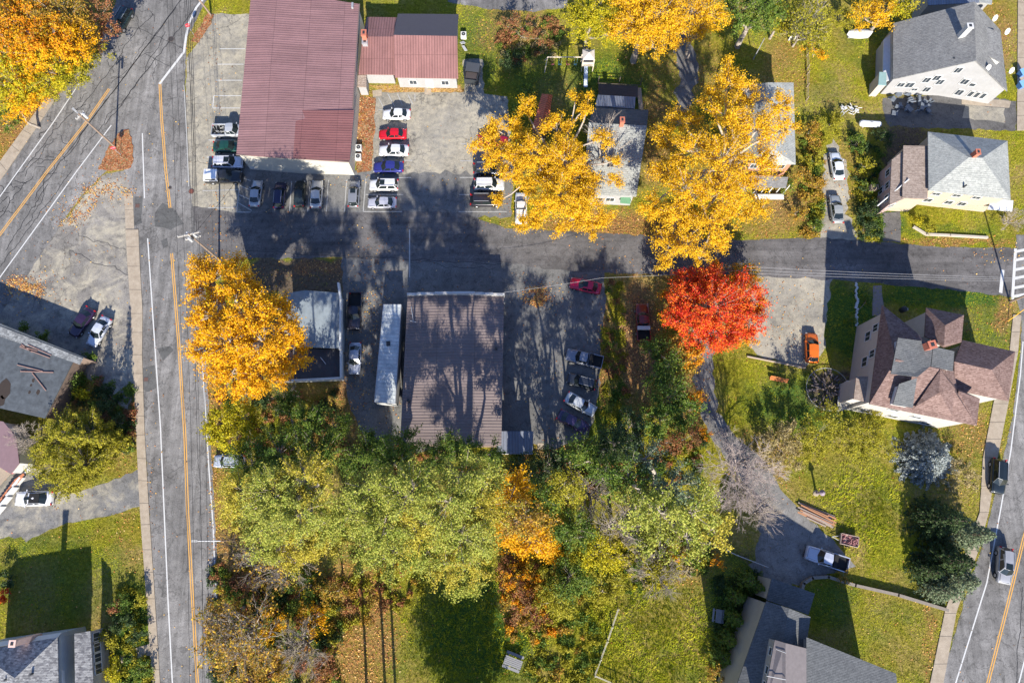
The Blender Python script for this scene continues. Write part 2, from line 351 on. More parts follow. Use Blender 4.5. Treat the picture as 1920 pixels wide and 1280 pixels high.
pave("driveway", [(1308, 590), (1334, 590), (1338, 700), (1346, 770), (1378, 820), (1430, 860), (1465, 915), (1500, 960), (1560, 1010), (1604, 1060), (1500, 1095), (1440, 1100), (1408, 1060), (1425, 1000), (1415, 930), (1370, 870), (1320, 800), (1300, 700)], A_worn2, .012, .18)
pave("driveway", [(-30, 900), (60, 870), (130, 925), (215, 898), (268, 876), (272, 946), (205, 965), (115, 985), (50, 1012), (-30, 1004)], A_gravel2, .012, .15)
pave("driveway", [(1262, 80), (1292, 70), (1310, 120), (1300, 180), (1285, 214), (1262, 210), (1275, 150)], A_drive, .012, .25)
pave("road", [(840, -60), (1062, -60), (1064, 14), (1000, 22), (925, 18), (840, 4)], A_road, .012, .1)
pave("road", [(1270, -30), (1330, -30), (1315, 60), (1290, 76), (1262, 82)], A_drive, .010, .2)
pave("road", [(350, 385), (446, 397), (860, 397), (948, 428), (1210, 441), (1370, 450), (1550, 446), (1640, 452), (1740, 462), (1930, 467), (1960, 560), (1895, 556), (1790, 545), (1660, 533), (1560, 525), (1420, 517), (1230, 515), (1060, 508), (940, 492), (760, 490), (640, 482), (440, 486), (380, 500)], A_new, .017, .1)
pave("road", [(12, 322), (104, 185), (175, 100), (215, 10), (228, -60), (420, -60), (372, 30), (350, 75), (347, 160), (352, 300), (362, 390), (372, 440), (385, 500), (384, 600), (391, 760), (400, 900), (409, 1100), (424, 1330), (299, 1330), (288, 1100), (276, 900), (266, 700), (260, 560), (251, 430), (246, 380), (242, 340), (225, 300), (190, 330), (150, 370), (110, 428), (0, 590), (-120, 740), (-120, 490)], A_road, .021, .06)
pave("road", [(1905, 560), (1916, 600), (1910, 690), (1898, 780), (1872, 900), (1845, 1010), (1810, 1120), (1775, 1240), (1745, 1340), (2080, 1340), (2080, 440), (1905, 440)], A_road, .024, .06)
pave("parking_lot", [(1445, 1040), (1450, 1100), (1440, 1090), (1430, 1050)], A_drive, .010)
# kerbed pavements (a real step above the road) with joints
def walk(name, L, R, z=.12, joint=2.6):
    pl = [P(*q)[:2] for q in L]; pr = [P(*q)[:2] for q in R]
    PAVE.append(pl+pr[::-1])
    mb = MB(); n = len(pl)
    vs = []
    for a, b in zip(pl, pr): vs += [(*a, z), (*b, z), (*a, -.05), (*b, -.05)]
    fs = []
    for i in range(n-1):
        k = 4*i; fs += [(k, k+1, k+5, k+4), (k, k+4, k+6, k+2), (k+1, k+3, k+7, k+5)]
    fs += [(0, 2, 3, 1), (4*n-4, 4*n-3, 4*n-1, 4*n-2)]
    o = mk(name, vs, fs, A_conc); o["kind"] = "structure"
    jb = MB()
    for i in range(n-1):
        A, B, C_, D = Vector(pl[i]), Vector(pl[i+1]), Vector(pr[i]), Vector(pr[i+1]); k = max(1, int((B-A).length/joint))
        for j in range(k):
            t = (j+random.uniform(-.08, .08))/k; a = A.lerp(B, t); b = C_.lerp(D, t+random.uniform(-.02, .02)/k)
            jb.add([(*a, z+.004), (*b, z+.004), (*(b+(B-A).normalized()*.06), z+.004), (*(a+(B-A).normalized()*.06), z+.004)], [(0, 1, 2, 3)])
    jb.make("joint", plain("pavement_joint", (.10, .085, .07)), o)
walk("sidewalk", [(236, 430), (240, 500), (246, 585), (249, 662), (256, 815), (262, 940), (265, 985), (275, 1120), (287, 1300)], [(260, 430), (263, 500), (268, 585), (267, 662), (272, 815), (279, 940), (282, 985), (291, 1120), (302, 1300)])
walk("sidewalk", [(233, 362), (236, 430)], [(249, 362), (252, 430)], .06)
walk("sidewalk", [(86, 185), (0, 304), (-60, 380)], [(104, 187), (14, 320), (-45, 400)])
walk("sidewalk", [(1899, 590), (1892, 660), (1862, 755), (1842, 860), (1836, 960), (1812, 1030), (1771, 1145), (1741, 1290)], [(1914, 590), (1908, 660), (1890, 755), (1869, 860), (1853, 960), (1834, 1030), (1793, 1145), (1766, 1290)])
walk("sidewalk", [(1908, -20), (1906, 245)], [(1935, -20), (1935, 245)])
sheet("path", [(1637, 535), (1653, 535), (1656, 592), (1636, 592)], plain("brick_path", (.25, .2, .19)), .03)
sheet("path", [(698, 170), (716, 168), (716, 180), (700, 182)], A_conc, .05, .02)
sheet("path", [(796, 162), (809, 162), (808, 178), (796, 178)], A_conc, .05, .02)
sheet("path", [(1803, 180), (1895, 190), (1892, 203), (1803, 196)], A_conc, .04, .02)
sheet("path", [(1810, 196), (1882, 203), (1884, 232), (1850, 225), (1806, 222)], A_gravel, .02, .1)  # sunlit patch of the dark driveway, painted as paler gravel
sheet("patio", [(1008, 830), (1038, 832), (1038, 842), (1008, 842)], A_conc, .04, .05)
sheet("path", [(225, 1222), (290, 1205), (290, 1226), (228, 1242)], A_conc, .03, .05)
DRIFT = []
# leaf-covered traffic islands and drifts
for pts, mt, z in (([(243, 243), (251, 280), (246, 316), (215, 320), (184, 318), (204, 276), (226, 247)], L_red, .10),
        ([(390, 26), (400, 28), (392, 50), (374, 80), (360, 78), (368, 60)], L_red, .10)):
    sheet("traffic_island", pts, mt, z, .12, .5, .12)
for pts in ([(150, 360), (180, 334), (215, 345), (248, 355), (250, 366), (228, 364), (205, 372), (180, 380), (165, 410), (132, 428), (113, 420), (114, 406), (146, 382)],
        [(20, 520), (48, 522), (85, 540), (68, 555), (40, 540), (15, 555)], [(990, 545), (1012, 538), (1028, 552), (1022, 568), (1000, 572), (988, 560)]):
    DRIFT.append(pts)
sheet("flower_bed", [(672, 182), (705, 184), (703, 230), (697, 320), (668, 325)], L_red, .05, .12)
sheet("lawn_edge", [(690, 160), (862, 160), (866, 172), (716, 174)], L_tan, .04, .08)
# road markings
mk_w = MB(); mk_y = MB(); mk_f = MB(); mk_t = MB()
def dbl(pts):
    for o in (-.14, .14): ribbon_v(offset_line(pts, o), .13, .030, mk_y, px=False)
dbl([(300, 158), (303, 220), (311, 320), (319, 390)]); dbl([(322, 475), (335, 640), (347, 820), (352, 960), (361, 1120), (372, 1310)])
dbl([(205, 167), (160, 232), (90, 320), (0, 440), (-60, 520)]); dbl([(1936, 950), (1919, 1010), (1890, 1130), (1852, 1280), (1840, 1330)])
for pts in ([(267, 250), (271, 372)], [(277, 447), (290, 640), (301, 800), (308, 960), (315, 1120), (325, 1310)], [(379, 667), (392, 880), (400, 990), (405, 1120), (418, 1310)],
        [(160, 140), (100, 230), (35, 320), (10, 355), (-60, 450)], [(209, 235), (145, 320), (0, 520), (-50, 590)],
        [(1918, 640), (1913, 702), (1895, 845), (1875, 960), (1850, 1092), (1790, 1285)], [(1955, 1100), (1905, 1300)]):
    ribbon_v(pts, .17, .030, mk_w)
ribbon_v([(345, 160), (350, 250), (354, 350)], .12, .030, mk_f)
ribbon_v([(299, 158), (322, 128), (345, 98), (349, 70), (354, 45), (368, 15), (392, -15)], .38, .030, mk_w)
for x0, y0, x1, y1 in ((412, 92, 460, 92), (408, 121, 457, 121), (405, 151, 454, 151), (401, 180, 452, 180), (399, 203, 450, 203), (401, 180, 399, 203), (391, 263, 440, 263), (388, 295, 440, 294),
        (380, 358, 447, 356), (390, 390, 445, 389), (450, 341, 444, 398), (444, 398, 470, 398), (450, 332, 470, 339), (449, 348, 468, 356), (448, 365, 468, 374), (446, 380, 472, 395),
        (547, 340, 543, 397), (582, 340, 577, 397), (616, 338, 612, 397), (650, 338, 646, 397), (686, 335, 681, 397), (681, 397, 754, 397), (686, 365, 756, 365), (738, 334, 771, 333), (758, 301, 773, 301),
        (862, 333, 888, 333), (861, 365, 886, 365), (860, 397, 950, 397), (865, 270, 887, 270), (863, 302, 885, 302), (710, 184, 720, 204), (727, 176, 740, 200), (745, 176, 755, 198), (765, 178, 774, 196), (778, 176, 778, 190), (710, 206, 720, 206)):
    ribbon_v([(x0, y0), (x1, y1)], .12, .030, mk_f if y0 > 300 or x0 > 600 else mk_w)
for i, y in enumerate((472, 488, 506, 522, 540, 556)): ribbon_v([(1904-i*.9, y), (1932, y-6)], .42, .032, mk_w)
ribbon_v([(1904, 466), (1898, 562)], .42, .034, mk_w); ribbon_v([(1880, 506), (1876, 549)], .5, .032, mk_w)
for a, b in (((768, 430), (768, 520)),):
    ribbon_v([a, b], .18 if a[0] < 800 else .55, .030, mk_f)
for mb, m_, nm in ((mk_w, paint_w, "road_marking"), (mk_y, paint_y, "road_marking"), (mk_f, paint_wf, "road_marking")):
    mb.make(nm, m_)["kind"] = "structure"
# tar-sealed cracks: wandering lines
def wander(a, b, width=.11, amp=.5, step=.5, seed=0):
    r = random.Random(seed); A = Vector(P(*a)[:2]); B = Vector(P(*b)[:2]); n = max(2, int((B-A).length/step)); d = (B-A).normalized(); nn = Vector((-d.y, d.x)); o = 0; pts = []
    for i in range(n+1):
        o += r.gauss(0, amp*.28)-o*.12; pts.append(tuple(A.lerp(B, i/n)+nn*o))
    ribbon_v(pts, width, .027, mk_t, px=False)
for i, (a, b, wd, am) in enumerate([((395, -20), (195, 235), .12, .25), ((285, 25), (165, 180), .10, .5), ((165, 180), (5, 372), .11, .6), ((275, 70), (215, 160), .08, .7), ((310, 60), (230, 200), .10, .5),
        ((228, 196), (150, 290), .10, .6), ((340, 0), (150, 255), .14, .12), ((330, 15), (120, 295), .12, .15), ((150, 255), (60, 370), .12, .4), ((240, 50), (350, 90), .07, .4), ((272, 100), (325, 125), .07, .3),
        ((262, 60), (255, 30), .08, .5), ((120, 280), (40, 420), .10, .8), ((100, 260), (45, 330), .1, .9), ((60, 330), (-10, 420), .12, .6), ((90, 345), (10, 470), .11, .4), ((135, 320), (0, 500), .10, .3),
        ((250, 110), (285, 92), .07, .9), ((285, 110), (290, 150), .08, 1.2), ((80, 300), (50, 320), .08, 1.2), ((40, 350), (10, 350), .08, 1.2), ((105, 255), (125, 275), .08, 1.1), ((260, 20), (285, 45), .07, 1.2),
        ((366, 680), (372, 860), .06, .1), ((372, 860), (385, 1280), .06, .1), ((650, 482), (940, 496), .07, .3), ((770, 492), (930, 505), .06, .5), ((440, 470), (650, 482), .06, .3),
        ((1690, 430), (1500, 470), .03, .3), ((245, 520), (130, 470), .07, .6), ((235, 470), (150, 430), .06, .7), ((1905, 1290), (1918, 1100), .1, .2), ((1700, 1300), (1705, 1290), .05, .2)]):
    wander(a, b, wd, am, seed=i)
rr = random.Random(5)
for k in range(26):
    t = rr.random(); x = 240-235*t+rr.uniform(-20, 25); y = 60+340*t+rr.uniform(-25, 25)
    wander((x, y), (x+rr.uniform(-26, 26), y+rr.uniform(-26, 26)), .09, 1.5, .35, 100+k)
mk_t.make("sealed_crack", tar)["kind"] = "structure"
# patches
A_patch = asphalt("patch_asphalt", (.10, .10, .098), patch=.15, crack=0)
for pts in ([(266, 690), (290, 684), (293, 728), (278, 734), (268, 730)], [(294, 654), (320, 648), (326, 656), (306, 676)], [(290, 400), (305, 380), (330, 395), (345, 420), (320, 430), (290, 425)], [(252, 370), (268, 368), (266, 418), (252, 424)], [(302, 452), (314, 446), (316, 460), (306, 466)]):
    sheet("road_patch", pts, A_patch, .0255, .05)
# ---------------------------------------------------------------- buildings
def roots(pts):
    c = np.mean(np.array(pts), 0); return (c[0], c[1], 0)
def section(root, V, Fs, wall, roof, over=.35, zb=0.0, th=.16, rn="roof", wn_="wall", roof_parent=None):
    W = [Vector(P(*v)) for v in V]
    cnt = {}
    for f in Fs:
        for i in range(len(f)):
            e = (f[i], f[(i+1) % len(f)]); cnt[frozenset(e)] = cnt.get(frozenset(e), []) + [e]
    be = [v[0] for v in cnt.values() if len(v) == 1]
    n = len(W); vs = list(W)+[q-Vector((0, 0, th)) for q in W]
    fs = [tuple(f) for f in Fs]+[tuple(i+n for i in f[::-1]) for f in Fs]+[(a, a+n, b+n, b) for a, b in be]
    r = mk(rn, vs, fs, roof, roof_parent or root)
    nxt = {a: b for a, b in be}; s = be[0][0]; loop = [s]
    while nxt[loop[-1]] != s and len(loop) < 60: loop.append(nxt[loop[-1]])
    area = sum(W[loop[i]].x*W[loop[(i+1) % len(loop)]].y-W[loop[(i+1) % len(loop)]].x*W[loop[i]].y for i in range(len(loop)))
    sg = 1 if area > 0 else -1; m = len(loop); T = []
    for i in range(m):
        a, b, c = W[loop[i-1]], W[loop[i]], W[loop[(i+1) % m]]
        d1 = Vector((b.x-a.x, b.y-a.y)).normalized(); d2 = Vector((c.x-b.x, c.y-b.y)).normalized()
        n1 = Vector((-d1.y, d1.x))*sg; n2 = Vector((-d2.y, d2.x))*sg; k = 1+n1.dot(n2)
        off = (n1+n2)/max(k, .4)*over
        T.append(Vector((b.x+off.x, b.y+off.y, b.z-th-.03)))
    vs = T+[Vector((q.x, q.y, zb)) for q in T]
    # subdivided top caps are hidden under the roof; only side walls are needed
    wl = mk(wn_, vs, [(i, (i+1) % m, m+(i+1) % m, m+i) for i in range(m)], wall, root)
    return dict(root=root, roof=r, wall=wl, T=T, loop=loop, sg=sg, pos={loop[i]: T[i] for i in range(m)})
def house(name, label, V, Fs, wall, roof, cat="house", **kw):
    root = thing(name, label, cat, roots([P(*v) for v in V])); return section(root, V, Fs, wall, roof, **kw)
def windows(S, ia, ib, items, nm="window", fm=None, glass=None):
    a, b = S["pos"][ia], S["pos"][ib]; d = Vector((b.x-a.x, b.y-a.y, 0)); L = d.length; d.normalize()
    c = sum((Vector((q.x, q.y, 0)) for q in S["T"]), Vector())/len(S["T"]); nn = Vector((d.y, -d.x, 0))
    if nn.dot(Vector((a.x, a.y, 0))-c) < 0: nn = -nn
    out = []
    for u, z, ww, hh in items:
        o = Vector((a.x, a.y, 0))+d*(L*u)+Vector((0, 0, z)); mb = MB(); rz = math.atan2(d.y, d.x)
        for s in (-1, 1):
            mb.box(o+d*(s*(ww/2+.05))+nn*.03, (.10, .10, hh+.2), rz); mb.box(o+Vector((0, 0, s*(hh/2+.05)))+nn*.034, (ww+.22, .13, .10), rz)
        mb.box(o+nn*.025, (.05, .06, hh), rz) if ww > .8 else None
        fr = mb.make(nm, fm or trim, S["root"]); pb = MB(); pb.box(o+nn*.01, (ww, .05, hh), rz); pb.make("pane", glass or G_win, fr); out.append(fr)
    return out
def chimney(S, x, y, h0, h1, sx=.7, sy=.7, rz=0, mat=None):
    p = P(x, y, h1); mb = MB(); mb.box((p[0], p[1], (h0+h1)/2), (sx, sy, h1-h0), rz); mb.box((p[0], p[1], h1+.05), (sx+.14, sy+.14, .1), rz)
    c = mb.make("chimney", mat or brick, S["root"]); q = MB(); q.box((p[0], p[1], h1+.12), (sx*.5, sy*.5, .06), rz); q.make("flue", darkm, c)
def pipe_vent(S, x, y, h, r=.12, hh=.5):
    p = P(x, y, h); MB().tube((p[0], p[1], h-.4), (p[0], p[1], h+hh), r).make("vent_pipe", darkm, S["root"])
# big commercial building
H1 = house("commercial_building", "large commercial building with long ribbed red metal roof and off-white wall", [(472, -24, 6.5), (674, 8, 5.2), (655, 304, 4.6), (443, 290, 5.0), (560, -10, 5.8), (548, 297, 5.3)],
           [(0, 4, 5, 3), (4, 1, 2, 5)], W_metal, R_red, cat="building", over=.25)
windows(H1, 3, 2, [(.12, 3.1, 1.0, .5), (.36, 3.1, 1.0, .5), (.58, 3.1, 1.0, .5)])
mb = MB(); a, b = H1["pos"][3], H1["pos"][2]
mb.add([(a.x, a.y-.03, 0), (b.x, b.y-.03, 0), (b.x, b.y-.03, 1.1), (a.x, a.y-.03, 1.1)], [(0, 1, 2, 3)]); mb.make("wall_base", plain("grey_wall_base", (.42, .42, .40)), H1["root"])
q = [P(556, 207, 5.33), P(664, 207, 4.97), P(656, 300, 4.72), P(550, 296, 5.35)]
mk("roof_patch", [(x, y, z+.05) for x, y, z in q], [(0, 3, 2, 1)], R_red2, H1["root"])
mb = MB(); mb.box(P(661, 11, 5.5), (.3, .9, .4)); mb.make("roof_vent", grey_m, H1["root"])
for s_, e_ in ((3, 2), (2, 1)):
    a, b = Vector(P(*[(472, -24, 6.5), (674, 8, 5.2), (655, 304, 4.6), (443, 290, 5.0)][s_])), Vector(P(*[(472, -24, 6.5), (674, 8, 5.2), (655, 304, 4.6), (443, 290, 5.0)][e_]))
    MB().tube(a, b, .09).make("gutter", plain("gutter_metal", (.15, .11, .1)), H1["root"])
# annexe: gabled house linked by a low wing
H2 = house("annex_building", "low white building with two-tone gabled red and charcoal metal roof", [(746, 26, 3.2), (860, 27, 3.2), (859, 147, 3.2), (740, 145, 3.2), (857, 68, 5.2), (738, 66, 5.2)],
           [(0, 5, 4, 1), (5, 3, 2, 4)], W_white, R_red3, cat="building")
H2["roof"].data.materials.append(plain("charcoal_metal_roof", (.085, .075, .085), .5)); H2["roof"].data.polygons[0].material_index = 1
windows(H2, 3, 2, [(.25, 1.5, 1.1, 1.0), (.8, 1.5, 1.1, 1.0)]); windows(H2, 3, 2, [(.53, 1.05, 1.0, 2.0)], "door", glass=plain("beige_door", (.5, .42, .33)))
section(H2["root"], [(688, 32, 2.9), (744, 33, 2.9), (740, 140, 2.9), (672, 139, 2.9), (740, 69, 4.0), (680, 69, 4.0)], [(0, 5, 4, 1), (5, 3, 2, 4)], W_white, R_red3, rn="roof_wing", wn_="wall_wing")
section(H2["root"], [(671, 141, 2.6), (687, 141, 2.6), (687, 163, 2.4), (670, 163, 2.4)], [(0, 3, 2, 1)], W_white, R_tanb, over=.12, rn="porch_roof", wn_="porch_wall")
chimney(H2, 682, 62, 0, 5.6, .7, 1.0); chimney(H2, 684, 78, 3, 4.4, .8, .8, mat=grey_m)
# middle house beneath the yellow tree
H3 = house("grey_roofed_house", "pale house with grey gable roof half hidden by the sparse yellow tree", [(1112, 203, 4.0), (1216, 206, 4.0), (1193, 368, 4.0), (1092, 364, 4.0), (1213, 236, 6.2), (1104, 230, 6.2)],
           [(0, 5, 4, 1), (5, 3, 2, 4)], W_white, R_lgrey)
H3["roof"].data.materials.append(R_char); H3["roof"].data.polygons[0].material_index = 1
chimney(H3, 1167, 225, 5, 7.4, .6, .8); windows(H3, 3, 2, [(.3, 1.9, 1.2, 1.1), (.55, 1.9, 1.2, 1.1), (.92, 1.9, .9, 1.1)])
section(H3["root"], [(1121, 178, 3.0), (1192, 182, 3.0), (1190, 204, 3.6), (1116, 198, 3.6)], [(0, 3, 2, 1)], W_blue, R_tin, over=.1, rn="shed_roof", wn_="rear_wall")
section(H3["root"], [(1164, 364, 2.9), (1183, 366, 2.9), (1182, 382, 2.5), (1163, 380, 2.5)], [(0, 3, 2, 1)], trim, plain("green_canopy", (.10, .22, .13)), over=.3, zb=2.2, rn="entrance_canopy", wn_="canopy_frame")
mb = MB()
for i in range(16):
    a = Vector(P(1122, 158+i*1.35, .9)); b = Vector(P(1196, 162+i*1.35, .9)); mb.box((a+b)/2, ((b-a).length, .10, .05), math.atan2(b.y-a.y, b.x-a.x))
for x, y in ((1121, 157), (1200, 160), (1160, 158), (1205, 205)):
    p = P(x, y, 0); mb.box((p[0], p[1], .95), (.12, .12, 1.9))
for z in (1.3, 1.85):
    a = Vector(P(1121, 156, z)); b = Vector(P(1202, 160, z)); mb.box((a+b)/2, ((b-a).length, .06, .08), math.atan2(b.y-a.y, b.x-a.x))
mb.make("deck", plain("dark_deck_boards", (.10, .08, .07), var=.4, sc_=6), H3["root"])
mb = MB()
a = Vector(P(1198, 165, .6)); b = Vector(P(1202, 205, .6)); mb.box((a+b)/2, (.7, (b-a).length, .08), math.atan2(b.x-a.x, -(b.y-a.y))); mb.make("ramp", wood, H3["root"])
H3b = house("garden_shed", "small shed with orange-red metal roof beside the yellow tree", [(1016, 176, 2.6), (1036, 178, 2.6), (1026, 246, 2.6), (997, 242, 2.6), (1028, 177, 3.4), (1012, 244, 3.4)],
            [(0, 4, 5, 3), (4, 1, 2, 5)], W_dark, R_orange, cat="shed", over=.15)
# house behind the tall yellow tree
H4 = house("gabled_house", "brick-red and white house with grey roof almost covered by the tall yellow tree", [(1395, 160, 5.0), (1488, 155, 5.0), (1492, 308, 5.0), (1398, 306, 5.0), (1440, 155, 7.6), (1445, 275, 7.6)],
           [(0, 4, 5, 3), (4, 1, 2, 5), (5, 2, 3)], siding("terracotta_clapboard", (.40, .20, .13)), R_lgrey)
windows(H4, 3, 2, [(.2, 3.6, 1.0, 1.2), (.55, 3.6, 1.0, 1.2), (.8, 3.6, 1.0, 1.2), (.3, 1.4, 1.0, 1.2), (.75, 1.4, 1.0, 1.2)])
section(H4["root"], [(1415, 330, 2.9), (1478, 332, 2.9), (1474, 352, 2.6), (1412, 350, 2.6)], [(0, 3, 2, 1)], trim, R_grey, over=.3, zb=2.1, rn="porch_roof", wn_="porch_beam")
mb = MB()
for i in range(5):
    p = P(1412+i*14, 362, 0); mb.box((p[0], p[1], 1.3), (.15, .15, 2.6))
for i in range(3):
    a = P(1418, 366+i*3, .5-.15*i); mb.box((a[0]+2, a[1], a[2]), (4.5, .3, .15))
mb.make("porch_posts", trim, H4["root"])
# big white saltbox, top right
H5 = house("saltbox_house", "large white gabled house with long grey roof, satellite dishes and many windows", [(1675, 44, 4.3), (1827, 3, 9.3), (1830, 114, 9.3), (1674, 149, 4.3), (1876, 57, 4.0), (1889, 171, 4.0)],
           [(0, 3, 2, 1), (1, 2, 5, 4)], W_white, R_grey, over=.3)
windows(H5, 3, 2, [(.2, 2.6, 1.0, 1.0), (.55, 4.0, 1.0, 1.2), (.68, 4.6, 1.0, 1.2), (.9, 6.6, 1.0, 1.2), (.35, 2.6, 1.2, 1.2), (.5, 1.5, .9, .6), (.7, 1.6, 1.0, 1.2), (.8, 3.6, 1.0, 1.2)])
windows(H5, 2, 5, [(.3, 1.6, 1.0, 1.3), (.52, 1.7, .6, 1.3), (.64, 1.7, .6, 1.3), (.76, 1.7, .6, 1.3), (.2, 4.2, 1.0, 1.2), (.38, 3.8, .8, .7)])
section(H5["root"], [(1843, 48, 7.4), (1875, 62, 6.6), (1876, 117, 6.6), (1842, 99, 7.4)], [(0, 3, 2, 1)], trim, R_grey, over=.1, zb=3.6, rn="dormer_roof", wn_="dormer_wall")
section(H5["root"], [(1657, 75, 2.6), (1674, 60, 3.0), (1672, 150, 3.0), (1655, 152, 2.6)], [(0, 3, 2, 1)], W_white, R_porch, over=.1, rn="lean_to_roof", wn_="lean_to_wall")
section(H5["root"], [(1649, 135, 3.2), (1662, 136, 3.2), (1662, 160, 3.2), (1647, 159, 3.2)], [(0, 3, 2, 1)], plain("beige_box_wall", (.45, .40, .33)), plain("green_grey_lid", (.22, .33, .32)), over=.06, rn="bulkhead_roof", wn_="bulkhead_wall")
chimney(H5, 1819, 49, 6, 10.6, .8, .8, mat=trim); pipe_vent(H5, 1786, 113, 7.6)
def dish(x, y, h, label):
    p = Vector(P(x, y, h)); t = thing("satellite_dish", label, "satellite dish", (p.x, p.y, h-.55), group="satellite dishes on the white house")
    mb = MB(); n = 16; d = Vector((.3, -.75, .6)).normalized(); u = d.orthogonal().normalized(); v = d.cross(u)
    ring = [[(u*math.cos(a)*r*.5+v*math.sin(a)*r*.5)*1.0+d*(r*r*.12) for a in [2*math.pi*i/n for i in range(n)]] for r in (.35, .7, 1.0)]
    vs = [Vector((0, 0, .55))]+[q+Vector((0, 0, .55)) for R_ in ring for q in R_]
    fs = [(0, 1+i, 1+(i+1) % n) for i in range(n)]+[(1+n*k+i, 1+n*(k+1)+i, 1+n*(k+1)+(i+1) % n, 1+n*k+(i+1) % n) for k in (0, 1) for i in range(n)]
    mb.add(vs, fs); mb.make("reflector", trim, t, True, True)
    MB().tube((0, 0, -.1), (0, 0, .55), .03).make("mast", grey_m, t, local=True)
    MB().tube((0, 0, .4), (0.15, -.4, .75), .02).tube((.15, -.4, .7), (.15, -.4, .85), .05).make("feed_arm", grey_m, t, local=True)
dish(1865, 34, 5.6, "satellite dish nearest the roof peak of the large white house, thin edge showing")
dish(1888, 59, 5.0, "round white satellite dish at the outer eave corner of the large white house")
dish(1852, 127, 7.6, "small pale satellite dish on the slope beside the white gable")
dish(1896, 132, 4.6, "satellite dish by the south-east eave above the blue bins")
# hip-roofed house right
H6 = house("hip_roofed_house", "peach house with pale grey hip roof and small red chimney", [(1740, 247, 5.4), (1889, 264, 5.4), (1895, 374, 5.4), (1741, 357, 5.4), (1817, 295, 7.6), (1842, 296, 7.6)],
           [(0, 4, 5, 1), (1, 5, 2), (3, 2, 5, 4), (0, 3, 4)], W_tan, R_lgrey, over=.4)
windows(H6, 3, 2, [(.14, 4.0, 1.1, .7), (.4, 4.2, 1.1, .7), (.66, 4.2, 1.1, .7), (.14, 1.9, 1.1, 1.0), (.42, 1.9, 1.1, 1.0), (.6, 1.9, 1.1, 1.0)])
chimney(H6, 1834, 285, 6.5, 8.6, .55, .75); pipe_vent(H6, 1808, 350, 6.0)
section(H6["root"], [(1694, 273, 4.9), (1742, 274, 4.9), (1739, 373, 4.9), (1692, 371, 4.9)], [(0, 3, 2, 1)], W_tan, R_tanb, over=.2, rn="wing_roof", wn_="wing_wall")
s6 = section(H6["root"], [(1672, 300, 4.2), (1697, 280, 4.6), (1696, 372, 4.6), (1668, 384, 4.2)], [(0, 3, 2, 1)], W_pink, R_tanb, over=.15, rn="side_wing_roof", wn_="side_wing_wall")
windows(s6, 0, 3, [(.2, 3.0, 1.0, 1.1), (.5, 3.0, 1.0, 1.1), (.8, 3.0, 1.0, 1.1), (.5, 1.2, 1.0, 1.1)]); windows(s6, 3, 2, [(.5, 2.6, 1.1, 1.1)])
mb = MB(); mb.tube(P(1645, 386, 3.2), P(1704, 336, 5.1), .10); mb.make("downpipe", trim, H6["root"])
mb = MB()
for i in range(4): mb.box(P(1632+i*4, 352, 1.6), (.1, .8, .9))
mb.make("balcony_rail", wood, H6["root"])
section(H6["root"], [(1860, 372, 3.0), (1900, 376, 3.0), (1898, 396, 2.6), (1852, 392, 2.6)], [(0, 3, 2, 1)], trim, R_porch, over=.4, zb=2.3, rn="porch_roof", wn_="porch_beam")
# brown multi-hip house, traced at its two storeys
e = 7.9
def h7(x, y, h=e): return (1560+x/4.922, 560+y/4.922, h)
H7 = house("turreted_house", "pale grey house with many brown shingled hips and flat grey dormers", [h7(465, 55), h7(345, 970), h7(1335, 1170), h7(1360, 925), h7(1160, 830, 7.9), h7(780, 310, 9.6), h7(590, 560, 11.2), h7(1000, 650, 11.2), h7(1120, 660, 8.6)],
           [(0, 1, 6), (1, 2, 4, 7, 6), (2, 3, 4), (0, 6, 7, 5), (7, 4, 8, 5)], W_cream, R_brown, over=.5)
windows(H7, 0, 1, [(.14, 5.9, 1.0, 1.3), (.2, 4.0, 1.3, 1.4), (.44, 5.9, 1.0, 1.3), (.5, 4.0, 1.3, 1.4)]); windows(H7, 1, 2, [(.3, 5.6, 1.2, .9), (.6, 4.0, 1.2, .9), (.15, 1.6, 1.2, 1.2), (.45, 1.6, 1.2, 1.2), (.8, 1.6, 1.2, 1.2)])
section(H7["root"], [h7(870, 80), h7(1218, 150), h7(1195, 400), h7(1035, 450, 7.4), h7(855, 345), h7(1045, 245, 9.7), h7(1035, 430, 9.5)], [(0, 5, 1), (0, 4, 3, 6, 5), (1, 5, 6, 2), (6, 3, 2)], W_greige, R_brown, over=.4, rn="tower_roof", wn_="tower_wall")
section(H7["root"], [h7(1205, 380, 6.3), h7(1692, 487, 6.3), h7(1630, 943, 6.3), h7(1130, 840, 6.5), h7(1475, 655, 8.5), h7(1130, 580, 8.7)], [(0, 5, 4, 1), (1, 4, 2), (2, 4, 5, 3), (5, 0, 3)], W_cream, R_brown, over=.45, rn="wing_roof", wn_="wing_wall")
section(H7["root"], [h7(1165, 830, 7.95), h7(1365, 920, 7.95), h7(1335, 1170, 7.95), h7(1110, 1075, 7.95), h7(1170, 850, 9.2)], [(0, 4, 1), (1, 4, 2), (2, 4, 3), (3, 4, 0)], W_cream, R_brown, over=.4, rn="corner_roof", wn_="corner_wall")
section(H7["root"], [h7(1000, 655, 11.3), h7(765, 1000, 8.7), h7(1110, 1080, 8.7), h7(1135, 830, 9.9), h7(990, 865, 10.8)], [(0, 1, 4), (1, 2, 4), (2, 3, 4), (3, 0, 4)], W_cream, R_brown, over=.3, zb=4, rn="gable_roof", wn_="gable_wall")
section(H7["root"], [h7(610, 360, 11.6), h7(840, 390, 11.6), h7(930, 440, 11.5), h7(910, 620, 11.4), h7(790, 720, 11.4), h7(545, 690, 10.8)], [(0, 5, 4, 3, 2, 1)], W_blue, R_char, over=.25, zb=6, rn="dormer_roof", wn_="dormer_wall")
